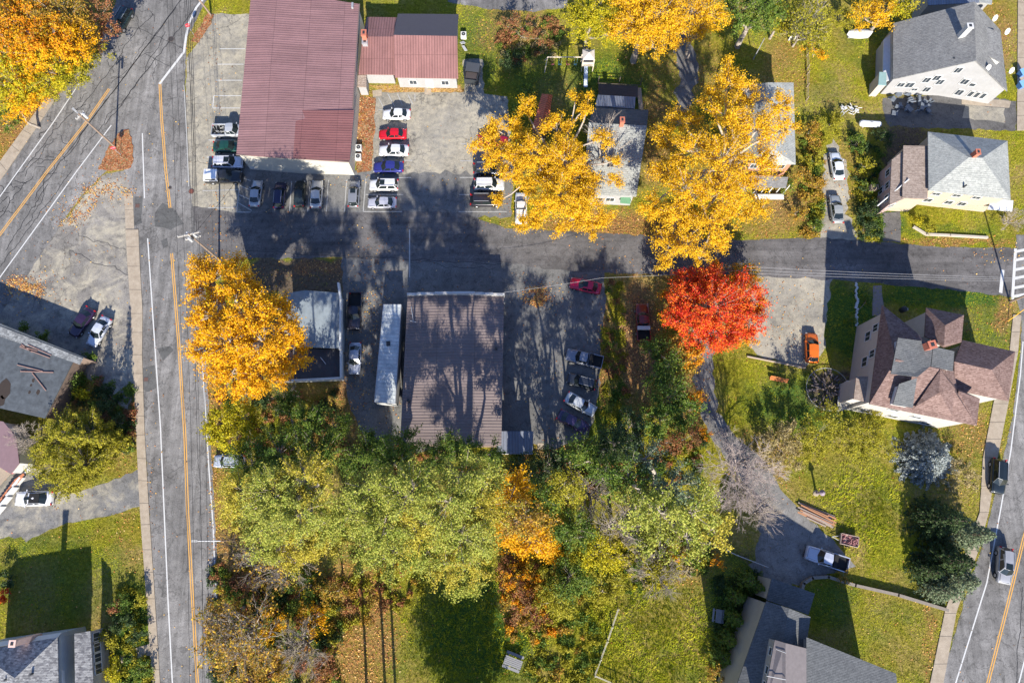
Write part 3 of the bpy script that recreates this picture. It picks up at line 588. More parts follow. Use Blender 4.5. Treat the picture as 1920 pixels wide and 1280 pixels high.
section(H7["root"], [h7(935, 440, 11.4), h7(1130, 485, 11.4), h7(1115, 665, 11.0), h7(915, 625, 11.2)], [(0, 3, 2, 1)], W_cream, R_char, over=.2, zb=6, rn="dormer_roof", wn_="dormer_wall")
section(H7["root"], [h7(620, 785, 10.8), h7(785, 730, 11.2), h7(745, 1003, 9.6), h7(562, 975, 9.3)], [(0, 3, 2, 1)], trim, R_char, over=.2, zb=6.5, rn="dormer_roof", wn_="dormer_wall")
section(H7["root"], [h7(225, 715, 5.4), h7(372, 715, 5.6), h7(345, 955, 5.6), h7(200, 925, 5.2)], [(0, 3, 2, 1)], W_greige, R_tanb, over=.15, rn="porch_roof", wn_="porch_wall")
chimney(H7, 1748, 646, 6, 12.8, .9, .9, .2); pipe_vent(H7, 1662, 692, 9.0)
mb = MB()
for i in range(9):
    a = Vector(P(1573+i*6, 757-i*1.5, .6)); mb.box(a, (.45, 2.2, .10), -.2)
for x, y in ((1574, 746), (1578, 756), (1600, 750), (1624, 748)):
    p = P(x, y, 0); mb.box((p[0], p[1], .8), (.12, .12, 1.6))
mb.make("porch_steps", plain("grey_deck", (.33, .32, .29), var=.3, sc_=6), H7["root"])
# bottom right house
H8 = house("dark_roofed_house", "white house with large charcoal roofs beside the mown lawn, bottom edge", [(1447, 1083, 5.6), (1528, 1112, 5.6), (1516, 1152, 5.6), (1437, 1124, 5.6)], [(0, 3, 2, 1)], W_white, R_char, over=.15)
section(H8["root"], [(1437, 1126, 8.0), (1520, 1156, 8.0), (1497, 1300, 8.0), (1372, 1310, 7.8), (1480, 1140, 9.2), (1440, 1310, 9.4)], [(0, 3, 5, 4), (4, 5, 2, 1)], W_white, R_char, over=.3, rn="main_roof", wn_="main_wall")
s8 = section(H8["root"], [(1453, 1199, 11.0), (1512, 1215, 10.4), (1512, 1350, 10.4), (1425, 1350, 11.0), (1473, 1205, 11.8), (1473, 1350, 11.8)], [(0, 3, 5, 4), (4, 5, 2, 1)], W_white, plain("faded_mauve_roofing", (.17, .15, .15), var=.3), over=.2, zb=5, rn="upper_roof", wn_="upper_wall")
windows(s8, 0, 3, [(.15, 9.9, .8, .8), (.4, 9.9, .8, .8), (.6, 9.9, .8, .8)])
s8 = section(H8["root"], [(1512, 1194, 9.8), (1680, 1262, 8.0), (1690, 1350, 8.0), (1512, 1350, 9.8)], [(0, 3, 2, 1)], W_white, R_char, over=.3, rn="side_roof", wn_="side_wall")
windows(s8, 0, 3, [(.35, 8.4, .8, .9), (.6, 8.4, .8, .9)])
for k in range(2):
    a = P(1455-k*18, 1216+k*50, 11.1); b = P(1473, 1223+k*50, 11.85); MB().tube((a[0], a[1], a[2]+.08), (b[0], b[1], b[2]+.08), .04).make("roof_seam", trim, H8["root"])
# bottom left house
def h9(x, y, h): return (x/8.727, 1160+y/8.727, h)
H9 = house("hipped_house", "grey shingled hip-roofed house with pale porch roofs, bottom left corner", [h9(-400, 520, 6.2), h9(940, 300, 6.2), h9(960, 1200, 6.2), h9(-400, 1300, 6.2), h9(240, 965, 8.3), h9(200, 1250, 8.3)],
           [(0, 4, 1), (1, 4, 5, 2), (2, 5, 3), (3, 5, 4, 0)], W_blue, R_speck, over=.35)
section(H9["root"], [h9(-400, 430, 5.0), h9(1005, 220, 5.0), h9(935, 305, 5.9), h9(-400, 510, 5.9)], [(0, 3, 2, 1)], W_blue, R_porch, over=.1, rn="porch_roof", wn_="porch_wall")
section(H9["root"], [h9(935, 310, 5.9), h9(1005, 225, 5.0), h9(1060, 1200, 5.0), h9(960, 1200, 5.9)], [(0, 3, 2, 1)], W_blue, R_porch, over=.1, rn="porch_roof", wn_="porch_wall")
s9 = section(H9["root"], [h9(1215, 240, 5.2), h9(1475, 195, 4.2), h9(1540, 1200, 4.2), h9(1230, 1200, 5.2)], [(0, 3, 2, 1)], W_white, R_speck, over=.25, rn="wing_roof", wn_="wing_wall")
windows(s9, 1, 2, [(.12, 2.6, 1.2, 1.4), (.28, 2.6, 1.2, 1.4), (.48, 2.6, 1.0, 1.4), (.68, 2.6, 1.2, 1.4)])
section(H9["root"], [h9(1010, 270, 2.6), h9(1218, 240, 2.6), h9(1230, 1200, 2.6), h9(1060, 1200, 2.6)], [(0, 3, 2, 1)], W_blue, plain("slate_blue_flat_roof", (.12, .15, .19)), over=.1, rn="link_roof", wn_="link_wall")
chimney(H9, 23.5, 1206, 4, 8.8, .7, .7, mat=plain("pale_brick", (.6, .42, .36))); pipe_vent(H9, 62, 1262, 7.3); pipe_vent(H9, 14, 1272, 7.6)
# left flat-roofed building
H10 = house("flat_roofed_shop", "old low building with weathered grey felt roof and loose red laths on it", [(-60, 582, 3.6), (0, 606, 3.6), (158, 670, 3.6), (137, 677, 3.6), (84, 784, 3.6), (0, 765, 3.6), (-60, 752, 3.6)],
            [(0, 6, 5, 4, 3, 2, 1)], W_dark, R_weath, cat="building", over=.15)
a, b = P(-40, 596, 3.65), P(156, 672, 3.65)
mk("roof_edge", [(a[0], a[1], 3.66), (b[0], b[1], 3.66), (b[0]-.3, b[1]-.9, 3.66), (a[0]-.3, a[1]-1.4, 3.66)], [(0, 3, 2, 1)], shingle("mossy_edge_shingles", (.12, .125, .13), (.28, .29, .29), -.38), H10["root"])
mb = MB()
for x0, y0, x1, y1 in ((37, 650, 93, 671), (38, 648, 70, 658), (52, 646, 96, 666), (32, 684, 80, 696), (38, 696, 100, 698), (60, 699, 86, 732), (40, 645, 60, 660)):
    A, B = Vector(P(x0, y0, 3.72)), Vector(P(x1, y1, 3.72)); mb.box((A+B)/2, ((B-A).length, .10, .08), math.atan2((B-A).y, (B-A).x))
mb.make("loose_laths", plain("red_brown_lath", (.28, .17, .14)), H10["root"])
mb = MB()
for x, y, r in ((8, 728, 1.3), (55, 735, .25), (62, 713, .3), (58, 722, .2), (71, 735, .35), (2, 752, .8)):
    p = P(x, y, 3.63); n = 12; mb = MB(); mb.add([(p[0]+r*.7*math.cos(2*math.pi*i/n)*random.uniform(.8, 1.2), p[1]+r*math.sin(2*math.pi*i/n)*random.uniform(.8, 1.2), 3.62) for i in range(n)], [tuple(range(n))]); mb.make("roof_stain", plain("dark_brown_stain", (.04, .03, .025)), H10["root"])
# lower left mauve building
H11 = house("mauve_roofed_house", "dusky mauve flat-roofed building with white fascia beside timber deck stairs", [(-60, 780, 3.4), (6, 790, 3.4), (30, 818, 3.4), (36, 868, 3.4), (20, 888, 3.4), (-60, 840, 3.4)],
            [(0, 5, 4, 3, 2, 1)], trim, plain("mauve_roof", (.20, .13, .14), var=.2), cat="building", over=.12)
t = thing("deck_stairs", "long red-brown timber steps with pale side panels by the gravel drive", "stairs", P(15, 920))
mb = MB()
for i in range(14):
    q = i/13; A = Vector(P(36-q*46, 895+q*60, 1.5-q*1.1)); mb.box(A, (1.5, .32, .08), math.radians(40))
mb.make("treads", plain("red_brown_timber", (.42, .16, .08)), t)
mb = MB()
for i in range(4):
    A = Vector(P(35-i*12, 903+i*18, 1.0)); mb.box(A, (.25, 1.5, 1.1), math.radians(-35))
mb.make("side_panels", trim, t)
mb = MB(); A = P(-12, 890, 1.0); mb.box(A, (3.5, 4, .15), math.radians(-38)); mb.make("landing", wood, t)
# garage beside the left yellow tree
H12 = house("flat_roofed_garage", "small garage with weathered blue-grey roof and white parapet between yellow tree and black truck", [(536, 550, 3.1), (572, 544, 3.8), (636, 549, 3.8), (636, 653, 3.6), (572, 650, 3.6), (540, 652, 3.1)],
            [(0, 5, 4, 1), (1, 4, 3, 2)], W_block, plain("pale_blue_grey_roofing", (.20, .235, .26), var=.45, sc_=1.2), cat="garage", over=.1)
section(H12["root"], [(510, 653, 3.0), (637, 655, 3.0), (637, 707, 3.0), (512, 712, 3.0)], [(0, 3, 2, 1)], W_block, R_dk, over=.05, rn="rear_roof", wn_="rear_wall")
mb = MB()
for pts in ([(634, 530, 4.3), (638, 560, 4.3), (638, 655, 3.9), (640, 708, 3.4)], [(640, 708, 3.4), (545, 713, 3.4), (512, 714, 3.4)]):
    for a, b in zip(pts[:-1], pts[1:]):
        A, B = Vector(P(*a)), Vector(P(*b)); mb.box((A+B)/2-Vector((0, 0, .35)), ((B-A).length+.1, .28, .8), math.atan2((B-A).y, (B-A).x))
mb.make("parapet", plain("chalky_white_block", (.50, .51, .50), var=.25), H12["root"])
mb = MB(); A = P(606, 676, 3.1); mb.box(A, (.08, 1.3, .08), .7); mb.make("loose_board", trim, H12["root"])
# central brown-roofed building
H13 = house("brown_roofed_building", "long central building with brown ribbed metal roof and stepped white front parapet", [(764, 556, 4.0), (945, 556, 4.0), (940, 835, 4.0), (750, 832, 4.0), (853, 553, 4.6), (846, 834, 4.6)],
            [(0, 3, 5, 4), (4, 5, 2, 1)], W_dark, R_bm, cat="building", over=.1)
mb = MB()
for x0, x1, z in ((763, 782, 4.5), (782, 815, 4.8), (815, 848, 5.1), (848, 890, 5.2), (890, 907, 4.9), (907, 925, 4.7), (925, 946, 4.4)):
    a, b = P(x0, 551, z), P(x1, 551, z); y0 = P(850, 556, 4.2)[1]+.3
    mb.box(((a[0]+b[0])/2, y0, z/2), (b[0]-a[0]-.01, .35, z))
mb.make("parapet", plain("weathered_white_stucco", (.45, .44, .42), var=.3), H13["root"])
pipe_vent(H13, 930, 653, 4.3, .2, .3); pipe_vent(H13, 766, 751, 4.3, .22, .5)
MB().tube(P(771, 575, 4.5), P(775, 602, 4.5), .05).tube(P(768, 601, 4.6), P(780, 604, 4.6), .05).make("roof_aerial", grey_m, H13["root"])
H13b = house("lean_to_shed", "small lean-to with pale ribbed roof at the corner of the brown roofed building", [(934, 808, 2.8), (1000, 808, 2.8), (999, 851, 2.5), (930, 850, 2.5)], [(0, 3, 2, 1)], W_block, R_tin, cat="shed", over=.1)
# building cut by top edge
H14 = house("metal_roofed_house", "blue-grey metal roofed house at the top edge behind the white saltbox", [(1735, -40, 5), (1836, -60, 5), (1836, 5, 5), (1740, 10, 4.8)], [(0, 3, 2, 1)], W_white, R_tin)
section(H14["root"], [(1832, -60, 4.6), (1864, -60, 4.6), (1860, 8, 4.6), (1830, 4, 4.6)], [(0, 3, 2, 1)], W_white, R_lgrey, rn="wing_roof", wn_="wing_wall")

# ---------------------------------------------------------------- vehicles
glass_car = Mt("car_glass", .1, .5).col((.012, .018, .02)).m
tyre_m = plain("tyre_rubber", (.02, .02, .02), .9); rim_m = plain("wheel_rim", (.45, .46, .48), .35, .5, .7)
head_m = plain("headlight_lens", (.38, .39, .4), .15, .8); tail_m = plain("tail_light_lens", (.45, .01, .01), .25, .6); under_m = plain("black_trim", (.015, .015, .015), .7)
_pc = {}
def paint(c, rough=.28, metal=.25):
    if c in _pc: return _pc[c]
    m = Mt("car_paint", rough, .5, metal); m.col(m.mix(m.noise(6, 3), tuple(x*.93 for x in c), tuple(min(1, x*1.05) for x in c))); m.b.inputs["Coat Weight"].default_value = .7; _pc[c] = m.m; return m.m
KINDS_ = dict(
 sedan=dict(L=4.75, W=1.84, H=1.46, g=(.21, .06, -.22, -.37), st=[(.5, .62, .52), (.488, .80, .64), (.455, .90, .71), (.37, .96, .79), (.22, .985, .90), (0, 1, .93), (-.25, 1, .95), (-.38, .98, .99), (-.45, .93, .96), (-.488, .82, .85), (-.5, .68, .62)]),
 suv=dict(L=4.75, W=1.92, H=1.72, g=(.24, .10, -.40, -.475), st=[(.5, .66, .60), (.488, .84, .78), (.46, .92, .88), (.37, .97, .97), (.24, .99, 1.05), (0, 1, 1.06), (-.3, 1, 1.07), (-.44, .98, 1.07), (-.48, .93, 1.02), (-.5, .82, .7)]),
 hatch=dict(L=4.3, W=1.82, H=1.52, g=(.22, .07, -.36, -.47), st=[(.5, .62, .52), (.487, .80, .66), (.45, .90, .74), (.37, .96, .82), (.22, .985, .94), (0, 1, .96), (-.3, 1, .97), (-.44, .96, .97), (-.485, .88, .9), (-.5, .75, .65)]),
 pickup=dict(L=5.7, W=2.0, H=1.85, g=(.23, .13, -.07, -.10), bed=-.115, st=[(.5, .74, .70), (.49, .88, .92), (.46, .94, 1.02), (.38, .97, 1.08), (.23, .99, 1.14), (.05, 1, 1.15), (-.105, 1, 1.15), (-.115, 1, .72), (-.3, 1, .72), (-.485, .99, .72), (-.5, .96, .70)]),
 van=dict(L=5.3, W=2.0, H=2.15, g=(.36, .24, -.47, -.49), st=[(.5, .72, .7), (.488, .87, .95), (.45, .94, 1.05), (.36, .98, 1.15), (.2, 1, 1.2), (-.3, 1, 1.2), (-.46, .99, 1.2), (-.5, .95, 1.1)]),
)
def car_meshes(kind):
    k = KINDS_[kind]; L, W, Hh = k["L"], k["W"], k["H"]; out = {}
    mb = MB(); S = []
    for (x, wf, zt) in k["st"]:
        hw = W/2*wf; zb = .24 if abs(x) < .47 else .30
        half = [(.82, zb), (.96, zb+.06), (1.0, (zb+zt)/2), (.985, zt-.13), (.90, zt-.02), (.5, zt+.025), (0, zt+.04)]
        ring = [(x*L, hw*a, z) for a, z in half]+[(x*L, -hw*a, z) for a, z in half[-2::-1]]; S.append(ring)
    n = len(S[0]); vs = [p for r in S for p in r]; fs = [(i*n+j, (i+1)*n+j, (i+1)*n+j+1, i*n+j+1) for i in range(len(S)-1) for j in range(n-1)]
    fs += [tuple(range(n)), tuple(range((len(S)-1)*n, len(S)*n))[::-1]]
    mb.add(vs, fs); out["body"] = (mb, 1)
    xs = [g*L for g in k["g"]]; zt = k["st"][4][2]; bw, rw = W/2*.90, W/2*.70
    def zbelt(x):
        st = sorted(k["st"]); xx = [s[0]*L for s in st]; return float(np.interp(x, xx, [s[2] for s in st]))
    z0, z3 = zbelt(xs[0]), max(zbelt(xs[3]), zt if kind != 'sedan' else .9)
    fbow = .16; rbow = .10
    base = [(xs[0]-.12, bw, z0-.02), (xs[0]+fbow, 0, z0+.02), (xs[0]-.12, -bw, z0-.02)]
    top = [(xs[1]-.06, rw, Hh-.04), (xs[1]+.06, 0, Hh), (xs[1]-.06, -rw, Hh-.04)]
    topr = [(xs[2]+.04, rw*.97, Hh-.07), (xs[2]-rbow*.4, 0, Hh-.02), (xs[2]+.04, -rw*.97, Hh-.07)]
    baser = [(xs[3]+.08, bw*.95, z3-.02), (xs[3]-rbow, 0, z3+.02), (xs[3]+.08, -bw*.95, z3-.02)]
    xm = (xs[1]+xs[2])/2; topm = [(xm, rw*1.02, Hh-.02), (xm, 0, Hh+.03), (xm, -rw*1.02, Hh-.02)]
    mb = MB(); mb.add(base+top+topm+topr+baser, [(0, 1, 4, 3), (1, 2, 5, 4), (3, 4, 7, 6), (4, 5, 8, 7), (6, 7, 10, 9), (7, 8, 11, 10), (9, 10, 13, 12), (10, 11, 14, 13), (0, 3, 6, 9, 12), (2, 14, 11, 8, 5)])
    out["cabin"] = (mb, 0)
    V_ = lambda p: Vector(p)
    def quadglass(A, B, C, D, ins=.08, off=.012):
        A, B, C, D = map(V_, (A, B, C, D)); c = (A+B+C+D)/4; nn = (B-A).cross(D-A).normalized()
        if nn.dot(c-Vector((xm, 0, zt*.8))) < 0: nn = -nn
        return [q.lerp(c, ins)+nn*off for q in (A, B, C, D)]
    def tri3(b, t, ins=.10):
        q = [V_(p) for p in b+t]; c = sum(q, Vector())/6; qq = []
        for i, p in enumerate(q):
            r = p.lerp(c, .07); d = (q[1]-q[0]).cross(q[3]-q[0]).normalized() if i in (0, 3) else ((q[2]-q[1]).cross(q[4]-q[1]).normalized() if i in (2, 5) else (((q[1]-q[0]).cross(q[3]-q[0]).normalized()+(q[2]-q[1]).cross(q[4]-q[1]).normalized())/2))
            if d.dot(c-Vector((xm, 0, zt*.5))) < 0: d = -d
            qq.append(r+d*.022)
        return qq
    g = MB(); g.add(tri3(base, top), [(0, 1, 4, 3), (1, 2, 5, 4)]); out["windshield"] = (g, 0)
    g = MB(); g.add(tri3(baser, topr), [(0, 1, 4, 3), (1, 2, 5, 4)]); out["rear_window"] = (g, 0)
    for s in (1, -1):
        i = 0 if s == 1 else 2
        g = MB(); poly = [base[i], top[i], topr[i], baser[i]]
        xa, xb = (xs[0]+xs[3])/2+.1, (xs[0]+xs[3])/2-.0
        Z = lambda p, q, t: V_(p).lerp(V_(q), t)
        for (t0, t1) in (((.04, .49), (.52, .95)) if kind != 'pickup' else ((.05, .5), (.53, .94))):
            b0, b1 = Z(base[i], baser[i], t0), Z(base[i], baser[i], t1); u0, u1 = Z(top[i], topr[i], max(0, t0*1.1-.02)), Z(top[i], topr[i], min(1, t1*1.02))
            b0.z = b1.z = zt+.02; g.add(quadglass(b0, b1, u1, u0, .07), [(0, 1, 2, 3)])
        out["side_window"+str(s)] = (g, 0)
    R = .34 if kind in ('sedan', 'hatch') else .39
    for sx, xx in (("f", .315*L if kind != 'van' else .33*L), ("r", -.30*L)):
        for s in (1, -1):
            mb = MB(); mb.tube((xx, s*(W/2-.20), R), (xx, s*(W/2+.015), R), R, n=18); out["tyre"+sx+str(s)] = (mb, 0)
            mb = MB(); mb.tube((xx, s*(W/2), R), (xx, s*(W/2+.03), R), R*.62, R*.55, n=12); out["rim"+sx+str(s)] = (mb, 0)
    for s in (1, -1):
        zz = k["st"][2][2]; mb = MB(); mb.box((.468*L, s*W*.36, zz-.13), (.16, .30, .13), s*-.35); out["headlight"+str(s)] = (mb, 0)
        mb = MB(); mb.box((-.485*L, s*W*.40, (.85 if kind != 'suv' else 1.0) if kind != 'pickup' else .85), (.13, .22, .22), s*.2); out["taillight"+str(s)] = (mb, 0)
        mb = MB(); mb.box((xs[0]-.22, s*(W/2+.06), zt+.08), (.12, .20, .14)); out["mirror"+str(s)] = (mb, 0)
    mb = MB(); mb.box((.497*L, 0, .42), (.04, W*.7, .18)); mb.box((-.499*L, 0, .42), (.04, W*.7, .14)); mb.box((0, 0, .27), (L*.8, W*.9, .12)); out["bumper_trim"] = (mb, 0)
    mb = MB(); zh = k["st"][3][2]+.035
    for s in (1, -1): mb.box(((.455*L+xs[0])/2, s*W*.36, zh+.02), (.455*L-xs[0]-.15, .025, .02), s*-.04, .10)
    mb.box((.462*L, 0, k["st"][2][2]+.03), (.03, W*.62, .02)); mb.box((.495*L, 0, .58), (.05, W*.5, .16))
    if kind == "sedan": mb.box((xs[3]-.18, 0, .995), (.025, W*.7, .04))
    out["panel_gaps"] = (mb, 0)
    if kind == "pickup":
        x0, x1 = -.115*L, -.495*L; mb = MB()
        for s in (1, -1): mb.box(((x0+x1)/2, s*(W/2-.06), .93), (x0-x1, .12, .48))
        mb.box((x1+.04, 0, .93), (.08, W-.24, .48)); mb.box((x0-.03, 0, .93), (.06, W-.24, .44)); out["bed"] = (mb, 0)
        mb = MB(); mb.box(((x0+x1)/2, 0, .775), (x0-x1-.15, W-.26, .02)); out["bed_liner"] = (mb, 0)
    if kind == "suv":
        mb = MB()
        for s in (1, -1): mb.box((xm, s*rw*.88, Hh+.035), ((xs[1]-xs[2])*.9, .05, .05))
        out["roof_rail"] = (mb, 0)
    res = {}
    for key, (m_, sm) in out.items():
        me = bpy.data.meshes.new(key.rstrip("-1fr") if False else key); me.from_pydata(m_.v, [], m_.f); me.update()
        for p in me.polygons: p.use_smooth = bool(sm)
        me.materials.append(None); res[key] = me
    return res
_cm = {}
def car(kind, x, y, ang, color, label, cat="car", group=None, extras=(), scale=1.0, name=None, metal=.25, z=.03):
    """kind at traced middle x,y; ang = heading in degrees as drawn in the photo plane"""
    if kind not in _cm: _cm[kind] = car_meshes(kind)
    k = KINDS_[kind]; p = P(x, y, k["H"]*.6)
    t = thing(name or {"sedan": "parked_sedan", "suv": "parked_suv", "hatch": "hatchback", "pickup": "pickup_truck", "van": "van"}[kind], label, cat, (p[0], p[1], z), math.radians(ang), group)
    t.scale = (scale,)*3
    pm = paint(color, metal=metal); par = {}
    names = dict(body="body", cabin="cabin", windshield="windshield", rear_window="rear_window", bumper_trim="bumper_trim", bed="truck_bed", bed_liner="bed_liner", roof_rail="roof_rails", panel_gaps="panel_gaps")
    for key, me in _cm[kind].items():
        if key[:3] in ("tyr",): nm, mt_ = "wheel", tyre_m
        elif key.startswith("rim"): nm, mt_ = "rim", rim_m
        elif key.startswith("side_window"): nm, mt_ = "side_window", glass_car
        elif key.startswith("headlight"): nm, mt_ = "headlight", head_m
        elif key.startswith("taillight"): nm, mt_ = "tail_light", tail_m
        elif key.startswith("mirror"): nm, mt_ = "mirror", pm
        else: nm = names[key]; mt_ = {"windshield": glass_car, "rear_window": glass_car, "bumper_trim": under_m, "panel_gaps": under_m, "bed_liner": under_m, "roof_rail": grey_m}.get(key, pm)
        pr = par.get(key[3:]) if key.startswith("rim") else t
        o = link(nm, me, pr)
        if key.startswith("tyre"): par[key[4:]] = o
        o.material_slots[0].link = 'OBJECT'; o.material_slots[0].material = mt_
    bodyroof = k["H"]
    if "sunroof" in extras: mb = MB(); mb.box((.1, 0, bodyroof+.02), (.8, .85, .02)); mb.make("sunroof", glass_car, t, local=True)
    if "stripe" in extras: mb = MB(); mb.box((-.5, 0, bodyroof-.005), (1.25, 1.22, .05)); mb.make("vinyl_roof", under_m, t, local=True)
    if "scoop" in extras: mb = MB(); mb.box((-.05+.45, 0, bodyroof+.02), (.55, .35, .03)); mb.make("sunroof", glass_car, t, local=True)
    if "cap" in extras:
        mb = MB(); mb.add([(-.68, .93, 1.17), (-.68, -.93, 1.17), (-2.85, -.95, 1.17), (-2.85, .95, 1.17), (-.72, .78, 1.82), (-.72, -.78, 1.82), (-2.7, -.80, 1.82), (-2.7, .80, 1.82)], [(4, 7, 6, 5), (0, 3, 7, 4), (1, 5, 6, 2), (3, 2, 6, 7), (0, 4, 5, 1)])
        mb.make("bed_cap", paint((.8, .8, .8)), t, local=True); mb = MB(); mb.box((-1.75, .895, 1.5), (1.5, .02, .28)); mb.box((-1.75, -.895, 1.5), (1.5, .02, .28)); mb.make("cap_window", glass_car, t, local=True)
    if "toolbox" in extras: mb = MB(); mb.box((-1.0, 0, 1.25), (.55, 1.85, .35)); mb.make("toolbox", trim, t, local=True)
    if "toolbox_grey" in extras: mb = MB(); mb.box((-1.0, 0, 1.22), (.5, 1.8, .3)); mb.make("toolbox", under_m, t, local=True)
    if "load" in extras:
        mb = MB(); r = random.Random(3)
        for i in range(14): mb.box((r.uniform(-2.5, -1), r.uniform(-.7, .7), .9), (r.uniform(.2, .6), r.uniform(.15, .4), .2), r.random()*3)
        mb.make("bed_load", plain("mixed_scrap", (.25, .25, .24), var=.6, sc_=9), t, local=True)
    return t
WHT, SIL, GRY, BLK = (.72, .72, .72), (.42, .44, .47), (.20, .21, .23), (.022, .024, .028)
g1 = "vehicles parked west of the red roofed building"; g2 = "cars in the row south of the red roofed building"; g3 = "cars in the column east of the red roofed building"; g4 = "cars half under the sparse yellow tree"; g5 = "vehicles angled in the central lot"
car("pickup", 430, 243, 0, SIL, "silver pickup with loaded dark bed, nose under the red roof edge", "pickup truck", g1, ("load",))
car("sedan", 427, 274, 0, (.012, .06, .045), "dark green sedan between two silver vehicles west of the red roof", "car", g1)
car("suv", 426, 303, 0, (.55, .56, .62), "pale silver SUV with roof rails at the corner of the off-white wall", "car", g1, ("sunroof",))
car("pickup", 418, 330, 0, BLK, "black pickup with white bed cap, southernmost of the west row", "pickup truck", g1, ("cap",))
car("sedan", 479, 361, 88, (.36, .38, .40), "silver sedan nearest the hatched bay at the row's west end", "car", g2, scale=.95)
car("suv", 523, 364, 90, (.012, .012, .05), "dark navy SUV in the row below the off-white wall", "car", g2, scale=.92)
car("sedan", 561, 362, 92, (.02, .025, .022), "black sedan beside the beige-silver sedan", "car", g2, scale=.92)
car("sedan", 593, 363, 90, (.50, .49, .46), "beige-silver sedan with bright hood next to the empty bay", "car", g2)
car("suv", 663, 362, 90, (.22, .23, .25), "grey SUV with roof rack, alone between two empty bays", "car", g2, ("sunroof",), scale=.93)
car("sedan", 716, 379, 180, (.45, .45, .50), "silver sedan in the southernmost bay of the column", "car", g3, scale=.95)
car("suv", 719, 345, 180, WHT, "white hatch-tailed SUV with dark sunroof and red tail light", "car", g3, ("sunroof",), scale=.95)
car("sedan", 728, 312, 180, (.03, .035, .20), "deep blue sedan between two white cars", "car", g3)
car("sedan", 738, 281, 180, WHT, "white sedan directly below the red car", "car", g3)
car("sedan", 736, 250, 180, (.62, .01, .02), "bright red sedan in the column east of the red roof", "car", g3, scale=.93)
car("sedan", 743, 213, 180, (.78, .78, .78), "white sedan topmost in the column, beside the mulch bed", "car", g3, scale=.95)
car("sedan", 925, 262, 0, (.35, .005, .03), "dark red sedan almost covered by orange-yellow leaves", "car", g4)
car("suv", 916, 315, 0, (.03, .035, .06), "dark navy SUV above the white SUV under the leaves", "car", g4)
car("suv", 917, 344, 0, WHT, "white SUV at the edge of the sparse yellow tree", "car", g4)
car("suv", 912, 374, 0, (.022, .02, .028), "black SUV, lowest in the row beneath the yellow leaves", "car", g4, scale=1.05)
car("pickup", 977, 388, 90, (.75, .74, .70), "white pickup with white bed cap below the yellow tree by the road", "pickup truck", None, ("cap",), scale=.9)
car("hatch", 1021, 310, 80, WHT, "small white car glimpsed through a gap in the yellow tree", "car")
car("sedan", 1098, 535, 166, (.50, .005, .05), "crimson sedan with pale windshield beside the grass strip", "car", extras=("sunroof",))
car("pickup", 1206, 603, 90, (.16, .012, .012), "dark maroon pickup with white toolbox near the red maple", "pickup truck", None, ("toolbox",))
car("pickup", 1096, 671, 166, (.20, .215, .26), "slate grey pickup, topmost of the four angled vehicles", "pickup truck", g5, ("toolbox_grey",), scale=.95)
car("suv", 1091, 714, 164, (.025, .03, .04), "black boxy off-roader with a glossy dark hood", "car", g5, scale=.9)
car("sedan", 1089, 757, 331, (.50, .53, .55), "silver-white sedan angled nose down-right in the central lot", "car", g5)
car("sedan", 1075, 790, 331, (.045, .03, .085), "dark purple sedan, lowest of the four angled vehicles", "car", g5)
car("sedan", 63, 934, 181, (.78, .78, .80), "white coupe with black roof panel on the gravel drive", "car", None, ("stripe", "scoop"), scale=1.12)
car("sedan", 152, 603, 240, (.03, .015, .045), "dark plum sedan in the shaded left lot", "car")
car("sedan", 184, 621, 245, (.55, .58, .64), "white-silver sedan beside the dark plum one in the left lot", "car")
car("suv", 428, 864, 180, (.45, .48, .54), "pale blue-silver SUV nosing out from the trees by the left road", "car", scale=.92)
car("suv", 227, 36, 250, (.015, .03, .03), "dark green-black SUV parked beside the orange tree at the top", "car")
car("hatch", 1523, 651, 85, (.75, .16, .01), "orange hatchback on the gravel drive right of the red maple", "car", scale=1.05)
car("sedan", 1570, 310, 92, (.74, .76, .76), "white sedan, upper of two on the narrow right driveway", "car")
car("sedan", 1569, 391, 90, (.33, .34, .32), "grey sedan at the road end of the narrow right driveway", "car")
car("pickup", 1552, 1047, 162, (.44, .47, .55), "long silver-blue pickup beside the small trailer", "pickup truck", None, ("toolbox_grey",), scale=1.02)
car("suv", 1874, 892, 258, (.015, .022, .025), "glossy black SUV on the right road near the blue spruce", "car", scale=1.03)
car("suv", 1886, 1060, 258, (.33, .33, .34), "silver-grey SUV driving down the right road by the yellow line", "car", None, ("sunroof",), scale=1.02)
car("pickup", 664, 582, 270, (.02, .02, .035), "large black pickup parked behind the flat-roofed garage", "pickup truck")
car("sedan", 665, 671, 270, (.36, .39, .46), "silver sedan between the garage and the white trailer", "car")
